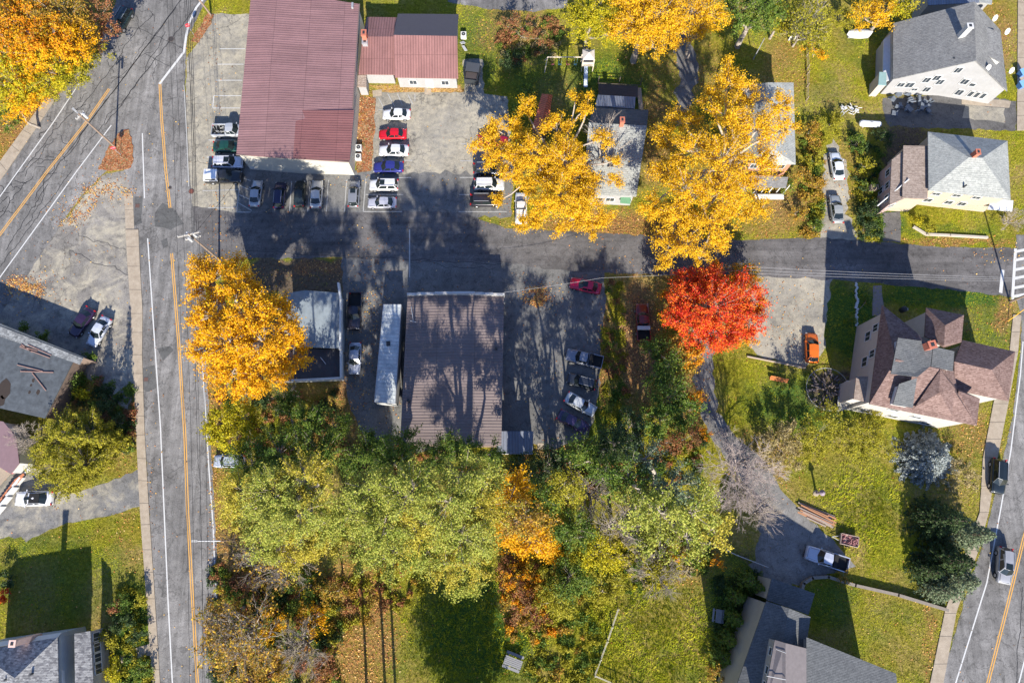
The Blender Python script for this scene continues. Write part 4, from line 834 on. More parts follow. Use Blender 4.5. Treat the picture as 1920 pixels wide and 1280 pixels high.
# box trailer
def box_trailer():
    A = [P(719, 571, 3.7), P(752, 571, 3.7), P(741, 756, 3.7), P(702, 753, 3.7)]
    c = np.mean(np.array(A), 0); t = thing("box_trailer", "long white box trailer stained on top beside the brown roofed building", "trailer", (c[0], c[1], .02))
    lo = [(x, y, 1.0) for x, y, _ in A]
    sd_ = plain("trailer_side_panel", (.45, .46, .46), .5, var=.2)
    m = Mt("stained_trailer_roof", .5, .3); m.col(m.mix(m.ramp(m.noise(.8, 7, .75), [(.35, 0), (.65, 1)]), (.28, .32, .34), (.60, .62, .60)))
    mk("body", A+lo, [(0, 3, 2, 1), (0, 1, 5, 4), (1, 2, 6, 5), (2, 3, 7, 6), (3, 0, 4, 7), (4, 5, 6, 7)], sd_, t)
    mk("roof_panel", [(x*.999+c[0]*.001, y*.999+c[1]*.001, 3.72) for x, y, _ in A], [(0, 3, 2, 1)], m.m, t)
    rb = MB()
    for i in range(1, 26):
        p = Vector(A[0]).lerp(Vector(A[3]), i/26); q = Vector(A[1]).lerp(Vector(A[2]), i/26); rb.box((p+q)/2+Vector((0, 0, .03)), ((q-p).length*.96, .06, .03), math.atan2(q.y-p.y, q.x-p.x))
    rb.make("roof_ribs", plain("rib_metal", (.36, .39, .40), var=.4), t); hb = MB(); hp = P(728, 644, 3.78); hb.box(hp, (.55, .7, .1), .1); hb.make("roof_hatch", darkm, t)
    for a, b in ((0, 1), (1, 2), (2, 3), (3, 0)): MB().tube(A[a], A[b], .06).make("top_rail", grey_m, t)
    mb = MB()
    for fr in (.1, .9):
        p = Vector(A[0]).lerp(Vector(A[3]), fr); q = Vector(A[1]).lerp(Vector(A[2]), fr)
    d = (Vector(A[3])-Vector(A[0])).normalized(); sdv = (Vector(A[1])-Vector(A[0])).normalized()
    for f_ in (.78, .87):
        for s, base_ in ((0, A[0]), (1, A[1])):
            p = Vector(A[s]).lerp(Vector(A[3-s]), f_); p.z = .5; dd = sdv*(1 if s == 0 else -1)
            MB().tube(p+dd*.05, p+dd*.5, .5, n=16).make("wheel", tyre_m, t)
    for s in (0, 1):
        p = Vector(A[s]).lerp(Vector(A[3-s]), .15); dd = sdv*(.4 if s == 0 else -.4); MB().tube((p.x+dd.x, p.y+dd.y, 0), (p.x+dd.x, p.y+dd.y, 1.05), .08).make("landing_leg", darkm, t)
box_trailer()
# ---------------------------------------------------------------- street furniture and yard things
def pole(base, h, label, arms=(), lean=(0, 0), cans=0, lamp=None, name="utility_pole", r=.16, mat=None):
    b = P(*base); t = thing(name, label, "utility pole" if name == "utility_pole" else "pole", b)
    top = Vector((lean[0], lean[1], h)); MB().tube((0, 0, 0), top, r, r*.62, 10).make("post", mat or plain("pole_timber", (.23, .17, .13)), t, local=True)
    for (z, w_, ang) in arms:
        c = top*(z/h); MB().box(c, (w_, .12, .14), ang).make("crossarm", plain("crossarm_timber", (.38, .36, .33)), t, local=True)
        for k in (-1, -.4, .4, 1): MB().tube(c+Vector((math.cos(ang)*w_*.46*k, math.sin(ang)*w_*.46*k, .06)), c+Vector((math.cos(ang)*w_*.46*k, math.sin(ang)*w_*.46*k, .3)), .06).make("insulator", trim, t, local=True)
    for k in range(cans):
        a = 2.1*k+.4; c = top*(.86-.0*k)+Vector((math.cos(a)*.5, math.sin(a)*.5, 0)); mb = MB(); mb.tube(c, c+Vector((0, 0, 1.0)), .21, n=14); mb.tube(c+Vector((0, 0, 1.0)), c+Vector((0, 0, 1.15)), .1); mb.make("transformer", plain("pale_transformer", (.4, .41, .42), .4), t, local=True)
    if lamp:
        d = Vector((math.cos(lamp[1]), math.sin(lamp[1]), 0)); c = top*lamp[0]; MB().tube(c, c+d*lamp[2]+Vector((0, 0, .4)), .07).make("lamp_arm", grey_m, t, local=True)
        MB().box(c+d*(lamp[2]+.3)+Vector((0, 0, .4)), (.75, .3, .16), lamp[1]).make("lamp_head", plain("lamp_housing", (.33, .33, .32)), t, local=True)
    return Vector(b)+top
tp1 = pole((217, 277), 9.6, "utility pole with crossarm rising from the leaf-covered traffic island", [(9.1, 1.6, .9)], cans=1, lamp=(.93, 2.4, .9))
tp2 = pole((411, 487), 10.2, "utility pole with three pale transformers by the left yellow tree", [(9.9, 3.2, .25), (8.6, 2.2, .25)], cans=3)
tp3 = pole((396, 29), 10.0, "leaning wooden utility pole cut off by the top edge", [(9.6, 2.4, .25)], lean=(-1.6, .6))
tp4 = pole((1893, 566), 10.5, "utility pole by the crosswalk whose curved shadow crosses the right road", [(10, 2.4, 1.4)], lamp=(.92, 2.2, 1.4))
tp5 = pole((462, 1008), 8.5, "roadside pole with a long bracket street lamp over the left road", [], lamp=(.98, math.pi, 2.9), r=.12)
tp6 = pole((440, 1420), 10.2, "utility pole standing beyond the bottom edge beside the left road", [(9.9, 2.4, .1)])
pole((1412, 112), 5.2, "slender pale steel post between the yellow and green trees at the top", name="steel_post", r=.09, mat=grey_m)
def wire(a, b, sag, label, r=.022, group="overhead wires", mat=None):
    a = Vector(a); b = Vector(b); n = 14; mb = MB(); pts = [a.lerp(b, i/n)-Vector((0, 0, sag*4*(i/n)*(1-i/n))) for i in range(n+1)]
    for p, q in zip(pts[:-1], pts[1:]): mb.tube(p, q, r, n=4, caps=False)
    o = mb.make("overhead_wire", mat or plain("wire_black", (.02, .02, .022))); tag(o, label, "wire", group)
for k, off in enumerate((-1.5, -.6, .6, 1.5)):
    wl = ["westernmost", "second from west", "third from west", "easternmost"][k]
    wire(tp2+Vector((off, off*.2, .2)), tp3+Vector((off*.8, off*.2, 0)), .5, f"{wl} of four black wires from the transformer pole to the top pole")
    wire(tp2+Vector((off, off*.2, .1)), tp6+Vector((off*.7, 0, 0)), .9, f"{wl} of four black wires running down beside the left road")
for k in range(3): wire(tp2+Vector((.2*k, 0, -1.5)), tp3+Vector((1+.3*k, 0, -1.8)), .6, ["lowest cable in the bundle beside the west parking bays, nearest the road", "middle low cable in the bundle beside the west parking bays", "low cable in the bundle nearest the west parking bays"][k], .035)
wire(tp2-Vector((0, 0, 1)), Vector(P(470, 300, 4.6)), .4, "service cable from the transformer pole to the red roofed building's corner")
wm = plain("pale_cable", (.32, .32, .33))
for k, (a, b) in enumerate((((945, 548, 5.0), (1128, 521, 5.6)), ((1128, 521, 5.6), (1420, 505, 6.6)))):
    wire(P(*a), P(*b),   .3, ["pale service cable from the brown building past the crimson car", "pale cable passing above the crimson car to the maple"][k], .018, mat=wm)
for k, dy in enumerate((0, 6, 12)):
    wire(P(1400, 500+dy, 6.8), tp4+Vector((0, 0, -.6*k)), .5, f"{['topmost', 'middle', 'lowest'][k]} of three pale cables over the shaded right road", .018, mat=wm)
def sign(base, h, label, ang=0):
    b = P(*base); t = thing("stop_sign", label, "sign", b, ang); MB().tube((0, 0, 0), (0, 0, h), .04).make("post", grey_m, t, local=True)
    n = 8; vs = [(.40*math.cos(math.pi/8+i*math.pi/4), y_, h-.3+.40*math.sin(math.pi/8+i*math.pi/4)) for y_ in (-.06, -.045) for i in range(n)]
    o = mk("sign_face", vs, [tuple(range(n)), tuple(range(n, 2*n))[::-1]]+[(i, (i+1) % n, n+(i+1) % n, n+i) for i in range(n)], plain("sign_red", (.55, .03, .05)), t, local=True)
    cu = bpy.data.curves.new("lettering", 'FONT'); cu.body = "STOP"; cu.size = .27; cu.align_x = 'CENTER'; cu.align_y = 'CENTER'; cu.extrude = .004
    cu.materials.append(trim); tmp = bpy.data.objects.new("tmp", cu); COL.objects.link(tmp); dg = bpy.context.evaluated_depsgraph_get(); lm = bpy.data.meshes.new_from_object(tmp.evaluated_get(dg)); bpy.data.objects.remove(tmp)
    f = bpy.data.objects.new("lettering", lm); COL.objects.link(f); f.parent = t; f.location = (0, -.07, h-.3); f.rotation_euler = (math.pi/2, 0, 0)
sign((227, 291), 2.6, "red stop sign on the leaf-covered island at the utility pole foot", .3)
sign((364, 66), 2.7, "red stop sign beside the narrow leaf-covered strip at the top", .5)
def disc(name, label, cat, x, y, r, mat, square=False, group=None):
    p = P(x, y); t = thing(name, label, cat, (p[0], p[1], .03), 0, group); n = 4 if square else 20; o = math.pi/4 if square else 0
    mb = MB(); mb.tube((0, 0, 0), (0, 0, .02), r*1.25, n=n) if not square else mb.box((0, 0, .008), (r*2.2, r*2.2, .016)); mb.make("frame", plain("cast_iron", (.09, .075, .07)), t, local=True)
    mb = MB()
    if square:
        for k in range(5): mb.box((-r*.7+k*r*.35, 0, .024), (r*.14, r*1.6, .012))
    else: mb.tube((0, 0, .02), (0, 0, .03), r, n=n)
    mb.make("grate" if square else "lid", mat, t, local=True)
rust = plain("rusty_iron", (.16, .06, .045), var=.4, sc_=8); dki = plain("dark_iron", (.045, .04, .04))
gm = "manhole covers and drains"
disc("manhole_cover", "round manhole cover in the diagonal road inside a tar ring", "manhole cover", 321, 74, .42, dki, group=gm)
disc("manhole_cover", "round rusty manhole cover at the lot entrance near the wires", "manhole cover", 359, 359, .36, rust, group=gm)
disc("manhole_cover", "small dark cover touching the double yellow line", "manhole cover", 319, 352, .22, dki, group=gm)
disc("storm_drain", "square rusty drain grate in the dark patch by the sidewalk end", "drain", 258, 386, .33, rust, True, gm)
disc("storm_drain", "square rusty drain grate in the round patch by the left lane line", "drain", 274, 711, .30, rust, True, gm)
disc("storm_drain", "dark square grate in the shaded cross street", "drain", 706, 491, .3, dki, True, gm)
disc("manhole_cover", "round cover among leaves in the central lot", "manhole cover", 1009, 552, .42, dki, group=gm)
def acunit(x, y, label, s=.9):
    p = P(x, y, s*.9); t = thing("air_conditioner", label, "air conditioner", (p[0], p[1], .02), 0, "air conditioning units")
    MB().box((0, 0, s*.45), (s, s, s*.9)).make("casing", plain("pale_ac_casing", (.6, .6, .57), .5), t, local=True)
    mb = MB(); mb.tube((0, 0, s*.9), (0, 0, s*.93), s*.36, n=18); mb.make("fan_grille", darkm, t, local=True)
    MB().tube((0, 0, s*.93), (0, 0, s*.95), s*.12, n=12).make("fan_hub", grey_m, t, local=True)
acunit(672, 276, "upper of the two air conditioners in the mulch bed"); acunit(671, 293, "lower of the two air conditioners in the mulch bed"); acunit(869, 64, "air conditioner beside the east gable of the white annex")
acunit(667, 90, "small cooling unit tucked against the red roof's east eave", .7)
t = thing("folding_table", "folded white table leaning outside the annex gable", "table", P(868, 84)); mb = MB(); mb.box((0, 0, .5), (.9, .5, .06), .8, .5); mb.box((.3, -1.0, .45), (.5, 1.1, .06), .5, .4); mb.make("tabletop", trim, t, local=True); MB().tube((-.3, 0, 0), (-.2, 0, .6), .03).tube((.3, 0, 0), (.2, 0, .5), .03).make("legs", grey_m, t, local=True)
# dumpster
p = P(886, 144); t = thing("dumpster", "open black dumpster on the small pad east of the annex", "dumpster", p, -.15)
mb = MB(); W_, D_, H_ = 2.1, 2.9, 1.5
for s in (-1, 1): mb.box((s*W_/2, 0, H_/2), (.1, D_, H_)); mb.box((0, s*D_/2, H_/2-.1), (W_, .1, H_-.2))
mb.box((0, 0, .1), (W_, D_, .1)); mb.make("bin_body", plain("dumpster_black", (.035, .04, .045), .5), t, local=True)
MB().box((0, .65, H_+.07), (W_+.1, 1.6, .07), 0, .0).make("lid", plain("dumpster_lid", (.06, .065, .075), .4), t, local=True)
MB().box((0, -.6, H_*.7), (W_-.2, 1.2, .2)).make("rubbish", plain("dark_rubbish", (.06, .05, .05), var=.6, sc_=6), t, local=True)
for s in (-1, 1): MB().box((s*(W_/2+.15), .2, H_*.75), (.25, 1.3, .12)).make("lifting_pocket", darkm, t, local=True)
# playset
p = P(1100, 125); t = thing("playset", "wooden swing set with square tower and pale slide on the shaded lawn", "playset", p)
pw = plain("playset_timber", (.55, .48, .38)); mb = MB()
for sx in (-.9, .9):
    for sy in (-.9, .9): mb.box((sx, sy, 1.5), (.12, .12, 3.0))
mb.box((0, 0, 1.5), (2, 2, .1)); [mb.box((0, s*.92, 2.1), (1.9, .06, .5)) for s in (-1, 1)]; mb.make("tower", pw, t, local=True)
MB().tube((-6.5, 0, 2.4), (-.9, 0, 2.4), .08).tube((-6.5, 0, 2.4), (-6.9, 1.1, 0), .07).tube((-6.5, 0, 2.4), (-6.9, -1.1, 0), .07).make("swing_beam", pw, t, local=True)
for k, xx in enumerate((-5.6, -4.4, -3.1, -1.9)):
    mb = MB(); [mb.tube((xx+s*.22, 0, 2.4), (xx+s*.22, .05, .5), .015, n=4) for s in (-1, 1)]; mb.box((xx, .05, .48), (.5, .22, .05)); mb.make("swing", plain("swing_seat_%d" % (k % 2), (.1, .25, .3) if k % 2 else (.35, .1, .1)), t, local=True)
mb = MB(); mb.box((-.3, -2.3, .75), (.55, 3.0, .05)); 
mb = MB().add([(-.6, -.95, 1.5), (0, -.95, 1.5), (0, -3.9, .15), (-.6, -3.9, .15), (-.6, -.95, 1.7), (0, -.95, 1.7), (0, -3.9, .35), (-.6, -3.9, .35)], [(0, 1, 2, 3), (0, 3, 7, 4), (1, 5, 6, 2)]); mb.make("slide", plain("pale_blue_slide", (.5, .58, .66), .4), t, local=True)
MB().add([(-.95, -.95, 3.0), (.95, -.95, 3.0), (.95, .95, 3.0), (-.95, .95, 3.0), (0, 0, 3.6)], [(0, 1, 4), (1, 2, 4), (2, 3, 4), (3, 0, 4)]).make("canopy", plain("faded_canopy", (.5, .46, .42), var=.4, sc_=4), t, local=True)
# clutter of white garden furniture
p = P(1590, 209); t = thing("garden_furniture", "tangle of white plastic garden furniture on the lawn above the tank", "garden furniture", p)
mb = MB(); r = random.Random(4)
for i in range(22):
    a = Vector((r.uniform(-1.5, 1.5), r.uniform(-.7, .7), r.uniform(.1, .9))); b = a+Vector((r.uniform(-.9, .9), r.uniform(-.7, .7), r.uniform(-.1, .3))); b.z = max(.05, b.z); mb.tube(a, b, .05, n=6)
mb.make("frame", trim, t, local=True); mb = MB()
for i in range(4): mb.box((r.uniform(-1.2, 1.2), r.uniform(-.4, .4), .5), (.6, .5, .05), r.random()*3)
mb.make("seats", trim, t, local=True)
# propane tank
p = P(1632, 232, .8); t = thing("propane_tank", "white horizontal propane tank beside the dark hedge", "tank", (p[0], p[1], 0), -.08)
mb = MB(); mb.tube((-1.4, 0, .75), (1.4, 0, .75), .5, n=20, caps=False)
for s in (-1, 1):
    mb.tube((s*1.4, 0, .75), (s*1.65, 0, .75), .5, .33, n=20, caps=False); mb.tube((s*1.65, 0, .75), (s*1.75, 0, .75), .33, .05, n=20)
mb.make("vessel", plain("tank_white", (.75, .75, .74), .4), t, local=True)
MB().box((-.9, 0, .15), (.2, .8, .3)).make("foot", A_conc, t, local=True); MB().box((.9, 0, .15), (.2, .8, .3)).make("foot", A_conc, t, local=True); MB().tube((0, 0, 1.2), (0, 0, 1.4), .18, n=12).make("valve_cap", grey_m, t, local=True)
# white picket run and pale covers
def fence(pts, label, h=1.1, gap=.35, mat=None, board=True, name="fence"):
    p = [Vector(P(*q)) for q in pts]; t = thing(name, label, "fence", p[0]); rl = MB(); ps = MB()
    for a, b in zip(p[:-1], p[1:]):
        L = (b-a).length; ang = math.atan2(b.y-a.y, b.x-a.x)
        for z in (h*.3, h*.85): rl.box((a+b)/2+Vector((0, 0, z)), (L, .05, .09), ang)
        if board:
            n = int(L/gap)
            for i in range(n): rl.box(a.lerp(b, (i+.5)/n)+Vector((0, 0, h*.5)), (gap*.6, .03, h*.95), ang)
        for i in range(int(L/2.4)+1): q = a.lerp(b, min(1, i*2.4/L)); ps.box(q+Vector((0, 0, h*.55)), (.12, .12, h*1.1), ang)
    rl.make("rails", mat or trim, t); ps.make("posts", mat or trim, t)
fence([(1478, 76), (1512, 76)], "short white picket fence panel under the bare tree at the top")
fence([(1511, 82), (1513, 140), (1511, 192)], "thin weathered wire fence with narrow posts dividing the two lawns", 1.0, .5, wood, False)
fence([(1328, 1016), (1380, 1040), (1437, 1062)], "pale rail fence above the shaded conifers at the lower right", .9, .5, trim, False)
fence([(1158, 1140), (1138, 1200), (1114, 1264), (1156, 1282), (1240, 1320)], "thin pale rail fence bent around the tall grass field", 1.1, .5, plain("pale_rail", (.5, .46, .38)), False)
fence([(1752, 300), (1740, 246)], "dark board fence beside the hip roofed house", 1.5, .3, wood) if False else None
p = P(1612, 62, .8); t = thing("covered_boat", "boat under a bright white tarpaulin behind the lawn at the top right", "boat", (p[0], p[1], 0))
mb = MB(); n = 11
vs = []; 
for i in range(n):
    u = -1+2*i/(n-1); hw = .85*math.sqrt(max(.02, 1-(abs(u)**2.6))); vs += [(u*2.0, -hw, .5), (u*2.0, -hw*.7, 1.0), (u*2.0, 0, 1.25), (u*2.0, hw*.7, 1.0), (u*2.0, hw, .5)]
mb.add(vs, [(i*5+j, (i+1)*5+j, (i+1)*5+j+1, i*5+j+1) for i in range(n-1) for j in range(4)]); mb.make("tarpaulin", trim, t, True, True)
MB().box((0, 0, .3), (3.4, .9, .5)).make("hull", grey_m, t, local=True)
# retaining wall
mb = MB(); pts = [(1500, 1106), (1504, 1092), (1520, 1082), (1550, 1080), (1580, 1090), (1600, 1096), (1680, 1114), (1772, 1142)]
wp = [Vector(P(*q)) for q in pts]
for a, b in zip(wp[:-1], wp[1:]): mb.box((a+b)/2+Vector((0, 0, .35)), ((b-a).length+.2, .4, .7), math.atan2(b.y-a.y, b.x-a.x))
o = mb.make("retaining_wall", plain("retaining_stone", (.22, .19, .16), var=.35, sc_=3)); tag(o, "low curved stone retaining wall around the mown lawn", "wall")
mb = MB(); wp = [Vector(P(*q)) for q in [(1712, 426), (1735, 440), (1780, 442), (1850, 446)]]
for a, b in zip(wp[:-1], wp[1:]): mb.box((a+b)/2+Vector((0, 0, .15)), ((b-a).length+.1, .35, .3), math.atan2(b.y-a.y, b.x-a.x))
tag(mb.make("garden_edging", plain("edging_stone", (.42, .38, .32), var=.3)), "low stone edging of the lawn below the peach house", "edging")
mb = MB(); r = random.Random(8)
for i in range(22):
    q = Vector(P(1606+r.uniform(-2, 2), 532+i*3.7)); mb.box(q+Vector((0, 0, .08)), (r.uniform(.2, .45), r.uniform(.2, .4), .2), r.random()*3)
tag(mb.make("stone_row", plain("white_stone", (.5, .5, .48))), "row of white stones edging the dark lawn left of the brown roofed house", "stones")
# log wall of the boundary at gravel drive
mb = MB(); a, b = Vector(P(1400, 668)), Vector(P(1510, 690)); mb.tube(a+Vector((0, 0, .15)), b+Vector((0, 0, .15)), .15); tag(mb.make("timber_kerb", wood), "grey timber kerb along the bottom of the gravel drive", "kerb")
# round garden bed with split logs
p = P(1550, 730); t = thing("garden_bed", "round wire-edged garden bed full of split logs beside the porch", "garden bed", p)
mb = MB(); n = 28; R0 = 3.1
for i in range(n):
    a0, a1 = 2*math.pi*i/n, 2*math.pi*(i+1)/n; mb.tube((R0*math.cos(a0), R0*math.sin(a0), .4), (R0*math.cos(a1), R0*math.sin(a1), .4), .05, n=5); mb.tube((R0*math.cos(a0), R0*math.sin(a0), 0), (R0*math.cos(a0), R0*math.sin(a0), .4), .03, n=4)
mb.make("ring_edge", plain("grey_wire", (.3, .3, .28)), t, local=True); mb = MB(); r = random.Random(2)
for i in range(60):
    a = r.random()*6.28; q = R0*.9*math.sqrt(r.random()); c = Vector((q*math.cos(a), q*math.sin(a), .15+r.random()*.3)); d = Vector((math.cos(a+r.uniform(-.5, .5)), math.sin(a+r.uniform(-.5, .5)), r.uniform(-.2, .2)))*.35; mb.tube(c-d, c+d, .11, n=6)
mb.make("split_logs", plain("split_log", (.16, .13, .12), var=.6, sc_=4), t, local=True)
# bench, picnic table, lumber, utility trailer, bins
p = P(1458, 713); t = thing("garden_bench", "orange-brown wooden bench on the shaded lawn", "bench", p, -.2)
MB().box((0, 0, .45), (2.6, .45, .06)).make("seat", plain("orange_wood", (.50, .18, .06)), t, local=True); MB().box((0, .25, .8), (2.6, .06, .35)).make("backrest", plain("orange_wood", (.5, .18, .06)), t, local=True)
for s in (-1, 1): MB().box((s*1.1, .05, .22), (.1, .45, .44)).make("leg", wood, t, local=True)
def picnic(x, y, label, rz, s=1):
    t = thing("picnic_table", label, "table", P(x, y), rz); t.scale = (s, s, s); gw = plain("grey_planks", (.22, .22, .23), var=.3, sc_=6); mb = MB()
    for k in range(5): mb.box((0, -.36+k*.18, .75), (1.9, .15, .05))
    mb.make("tabletop", gw, t, local=True)
    for s_ in (-1, 1): MB().box((0, s_*.72, .45), (1.9, .28, .05)).make("seat", gw, t, local=True)
    for s_ in (-1, 1): mb = MB(); mb.box((s_*.7, 0, .42), (.1, 1.6, .1)); mb.box((s_*.7, .3, .37), (.1, .1, .74)); mb.box((s_*.7, -.3, .37), (.1, .1, .74)); mb.make("leg", gw, t, local=True)
picnic(962, 1238, "grey picnic table on the shaded grass at the bottom", -.35, 1.25); picnic(1345, 1153, "small grey table in the shade left of the conifer shrubs", 1.4, .9)
p = P(1528, 966); t = thing("lumber_pile", "pile of long orange boards stacked at the edge of the asphalt", "lumber pile", p, -.42); t.scale = (.85, .85, .85); r = random.Random(6)
mb = MB(); m2 = MB()
for i in range(26): (mb if i % 3 else m2).box((r.uniform(-.8, .8), r.uniform(-1.0, 1.0), .1+.55*r.random()), (r.uniform(3.2, 6.2), .22, .09), r.uniform(-.06, .06))
mb.make("boards", plain("orange_lumber", (.38, .19, .10), var=.3, sc_=6), t, local=True); m2.make("dark_boards", plain("pinkish_lumber", (.30, .24, .20), var=.4, sc_=4), t, local=True)
p = P(1588, 1012); UT = t = thing("utility_trailer", "small open trailer filled with split firewood beside the silver-blue pickup", "trailer", (p[0], p[1], 0), -.22); t.scale = (.82, .82, .82)
mb = MB(); [mb.box((0, s*.85, .8), (2.9, .07, .5)) for s in (-1, 1)]; [mb.box((s*1.45, 0, .8), (.07, 1.7, .5)) for s in (-1, 1)]; mb.box((0, 0, .55), (2.9, 1.7, .06)); mb.make("frame", plain("rusty_frame", (.40, .30, .26)), t, local=True)
mb = MB()
for i in range(55): c = Vector((r.uniform(-1.2, 1.2), r.uniform(-.65, .65), .7+.35*r.random())); d = Vector((r.uniform(-1, 1), r.uniform(-1, 1), r.uniform(-.3, .3))).normalized()*.22; mb.tube(c-d, c+d, .09, n=6)
mb.make("firewood", plain("red_brown_firewood", (.26, .12, .12), var=.8, sc_=5), t, local=True)
for s in (-1, 1): MB().tube((0, s*.95, .35), (0, s*1.12, .35), .34, n=16).make("wheel", tyre_m, t, local=True)
MB().tube((-1.5, .4, .5), (-2.7, 0, .45), .05).tube((-1.5, -.4, .5), (-2.7, 0, .45), .05).make("drawbar", grey_m, t, local=True)
for k, (x, y) in enumerate(((1911, 142), (1910, 164))):
    t = thing("recycling_bin", ["upper of two blue lidded bins beside the right sidewalk", "lower of two blue lidded bins beside the right sidewalk"][k], "bin", P(x, y), .3, "blue recycling bins")
    MB().add([(-.35, -.4, 0), (.35, -.4, 0), (.35, .4, 0), (-.35, .4, 0), (-.45, -.5, 1.05), (.45, -.5, 1.05), (.45, .5, 1.05), (-.45, .5, 1.05)], [(0, 3, 2, 1), (0, 1, 5, 4), (1, 2, 6, 5), (2, 3, 7, 6), (3, 0, 4, 7)]).make("bin_body", plain("blue_plastic", (.08, .2, .5), .45), t, local=True)
    MB().box((0, 0, 1.08), (.98, 1.1, .08)).make("lid", plain("pale_blue_lid", (.18, .38, .72), .4), t, local=True); MB().tube((-.3, .45, .15), (.3, .45, .15), .12, n=10).make("wheel", tyre_m, t, local=True)
for k, (x, y, s) in enumerate(((1586, 722, 1.0), (1690, 582, .8))):
    t = thing("covered_grill", ["round-lidded pale grill cover by the porch steps", "dark covered grill at the north wall of the brown roofed house"][k], "grill", P(x, y)); mm = plain("cover_%d" % k, (.55, .58, .6) if k == 0 else (.03, .035, .04), .6)
    mb = MB(); mb.tube((0, 0, 0), (0, 0, .9), .5*s, .55*s, 14, False); mb.tube((0, 0, .9), (0, 0, 1.1), .55*s, .25*s, 14); mb.make("cover", mm, t, local=True); MB().box((.55*s, 0, .75), (.3, .35, .05)).make("side_shelf", grey_m, t, local=True)
p = P(1735, 214); t = thing("scrap_pile", "heap of dark scrap and pipes below the white saltbox wall", "scrap pile", P(1705, 196)); mb = MB(); r = random.Random(12)
for i in range(40):
    a = Vector((r.uniform(-3.2, 3.4), r.uniform(-1.9, 1.9), r.uniform(.1, .8))); b = a+Vector((r.uniform(-1.2, 1.2), r.uniform(-.6, .6), r.uniform(-.1, .3))); mb.tube(a, b, r.uniform(.04, .14), n=6) if i % 2 else mb.box(a, (r.uniform(.3, 1.3), r.uniform(.2, .8), .3), r.random()*3)
mb.make("scrap", plain("blue_grey_scrap", (.13, .15, .18), var=.7, sc_=3), t, local=True)
p = P(88, 922)
t = thing("patio_umbrella", "red and white patterned umbrella by the mauve building", "umbrella", P(44, 872)); mb = MB(); n = 8; mb.add([(0, 0, 2.5)]+[(1.3*math.cos(6.283*i/n), 1.3*math.sin(6.283*i/n), 2.0) for i in range(n)], [(0, 1+i, 1+(i+1) % n) for i in range(n)]); mb.make("canopy", plain("umbrella_red", (.55, .12, .13), var=.6, sc_=3), t, local=True); MB().tube((0, 0, 0), (0, 0, 2.5), .03).make("pole", grey_m, t, local=True)
p = P(1899, 1158); mb = MB(); mb.box((0, 0, .1), (.1, .1, .1))
t = thing("guy_wire_guard", "yellow guy-wire guard slanting beside the right sidewalk", "guy guard", P(1890, 602)); MB().tube((0, 0, 0), (1.4, 1.4, 2.0), .05).make("sleeve", plain("guard_yellow", (.75, .42, .03)), t, local=True)
t = thing("garden_post", "dark slender garden post with a small cap on the sunny right lawn", "garden post", P(1530, 924)); mb = MB(); mb.tube((0, 0, 0), (0, 0, 2.0), .16, .14, 10); mb.tube((0, 0, 2.0), (0, 0, 2.5), .42, .1, 12); mb.make("post", plain("mauve_stone", (.25, .2, .24)), t, local=True); MB().tube((0, 0, 0), (0, 0, .2), .45, .3, 12).make("plinth", A_conc, t, local=True)
# ---------------------------------------------------------------- vegetation
PAL = dict(
 gold=[(.28, .15, .008), (.74, .38, .006), (.86, .49, .01), (.64, .29, .005), (.22, .19, .015)],
 goldsp=[(.30, .20, .015), (.72, .42, .008), (.84, .52, .02), (.62, .34, .006), (.24, .22, .02)],
 orange=[(.45, .09, .006), (.70, .22, .006), (.76, .36, .01), (.36, .26, .015), (.16, .14, .015)],
 yelgreen=[(.18, .20, .012), (.38, .36, .012), (.55, .44, .015), (.16, .20, .015)],
 red=[(.30, .015, .01), (.62, .025, .02), (.74, .08, .015), (.78, .24, .015), (.62, .05, .07)],
 silver=[(.09, .15, .015), (.25, .31, .035), (.38, .40, .08), (.42, .40, .07), (.14, .21, .025)],
 silverwarm=[(.14, .16, .015), (.38, .35, .03), (.54, .46, .07), (.46, .36, .04), (.20, .22, .02)],
 green=[(.035, .085, .015), (.08, .15, .02), (.16, .22, .03), (.24, .25, .03)],
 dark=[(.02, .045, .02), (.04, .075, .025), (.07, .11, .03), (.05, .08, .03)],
 olive=[(.12, .13, .012), (.26, .25, .015), (.40, .35, .03), (.20, .19, .015)],
 tan=[(.30, .24, .12), (.42, .34, .18), (.35, .28, .10), (.25, .2, .08)],
 blue=[(.13, .17, .17), (.26, .30, .30), (.40, .43, .41), (.20, .24, .23)],
 sage=[(.06, .10, .055), (.12, .17, .09), (.22, .26, .15), (.08, .11, .06)],
 rust=[(.22, .07, .03), (.35, .12, .06), (.28, .18, .06), (.16, .06, .03)],
 yelbrown=[(.40, .24, .03), (.60, .38, .03), (.32, .16, .04), (.25, .22, .03), (.18, .18, .03)],
)
_lm = {}
def leafm(pal):
    if pal in _lm: return _lm[pal]
    cols = PAL[pal]; m = Mt("leaves_"+pal, .65, .25)
    geo = m.node("ShaderNodeNewGeometry")
    r = m.math('ADD', m.math('MULTIPLY', geo.outputs["Random Per Island"], .6), m.math('MULTIPLY', m.ramp(m.noise(.45, 3, .6), [(.3, 0), (.7, 1)]), .4))
    c = m.ramp(r, [(i/(len(cols)-1), q) for i, q in enumerate(cols)])
    m.col(c); tr = m.node("ShaderNodeBsdfTranslucent"); m.link(c, tr.inputs[0]); mx = m.node("ShaderNodeMixShader"); mx.inputs[0].default_value = .3
    out = m.nt.nodes["Material Output"]; m.link(m.b.outputs[0], mx.inputs[1]); m.link(tr.outputs[0], mx.inputs[2]); m.link(mx.outputs[0], out.inputs[0])
    _lm[pal] = m.m; return m.m
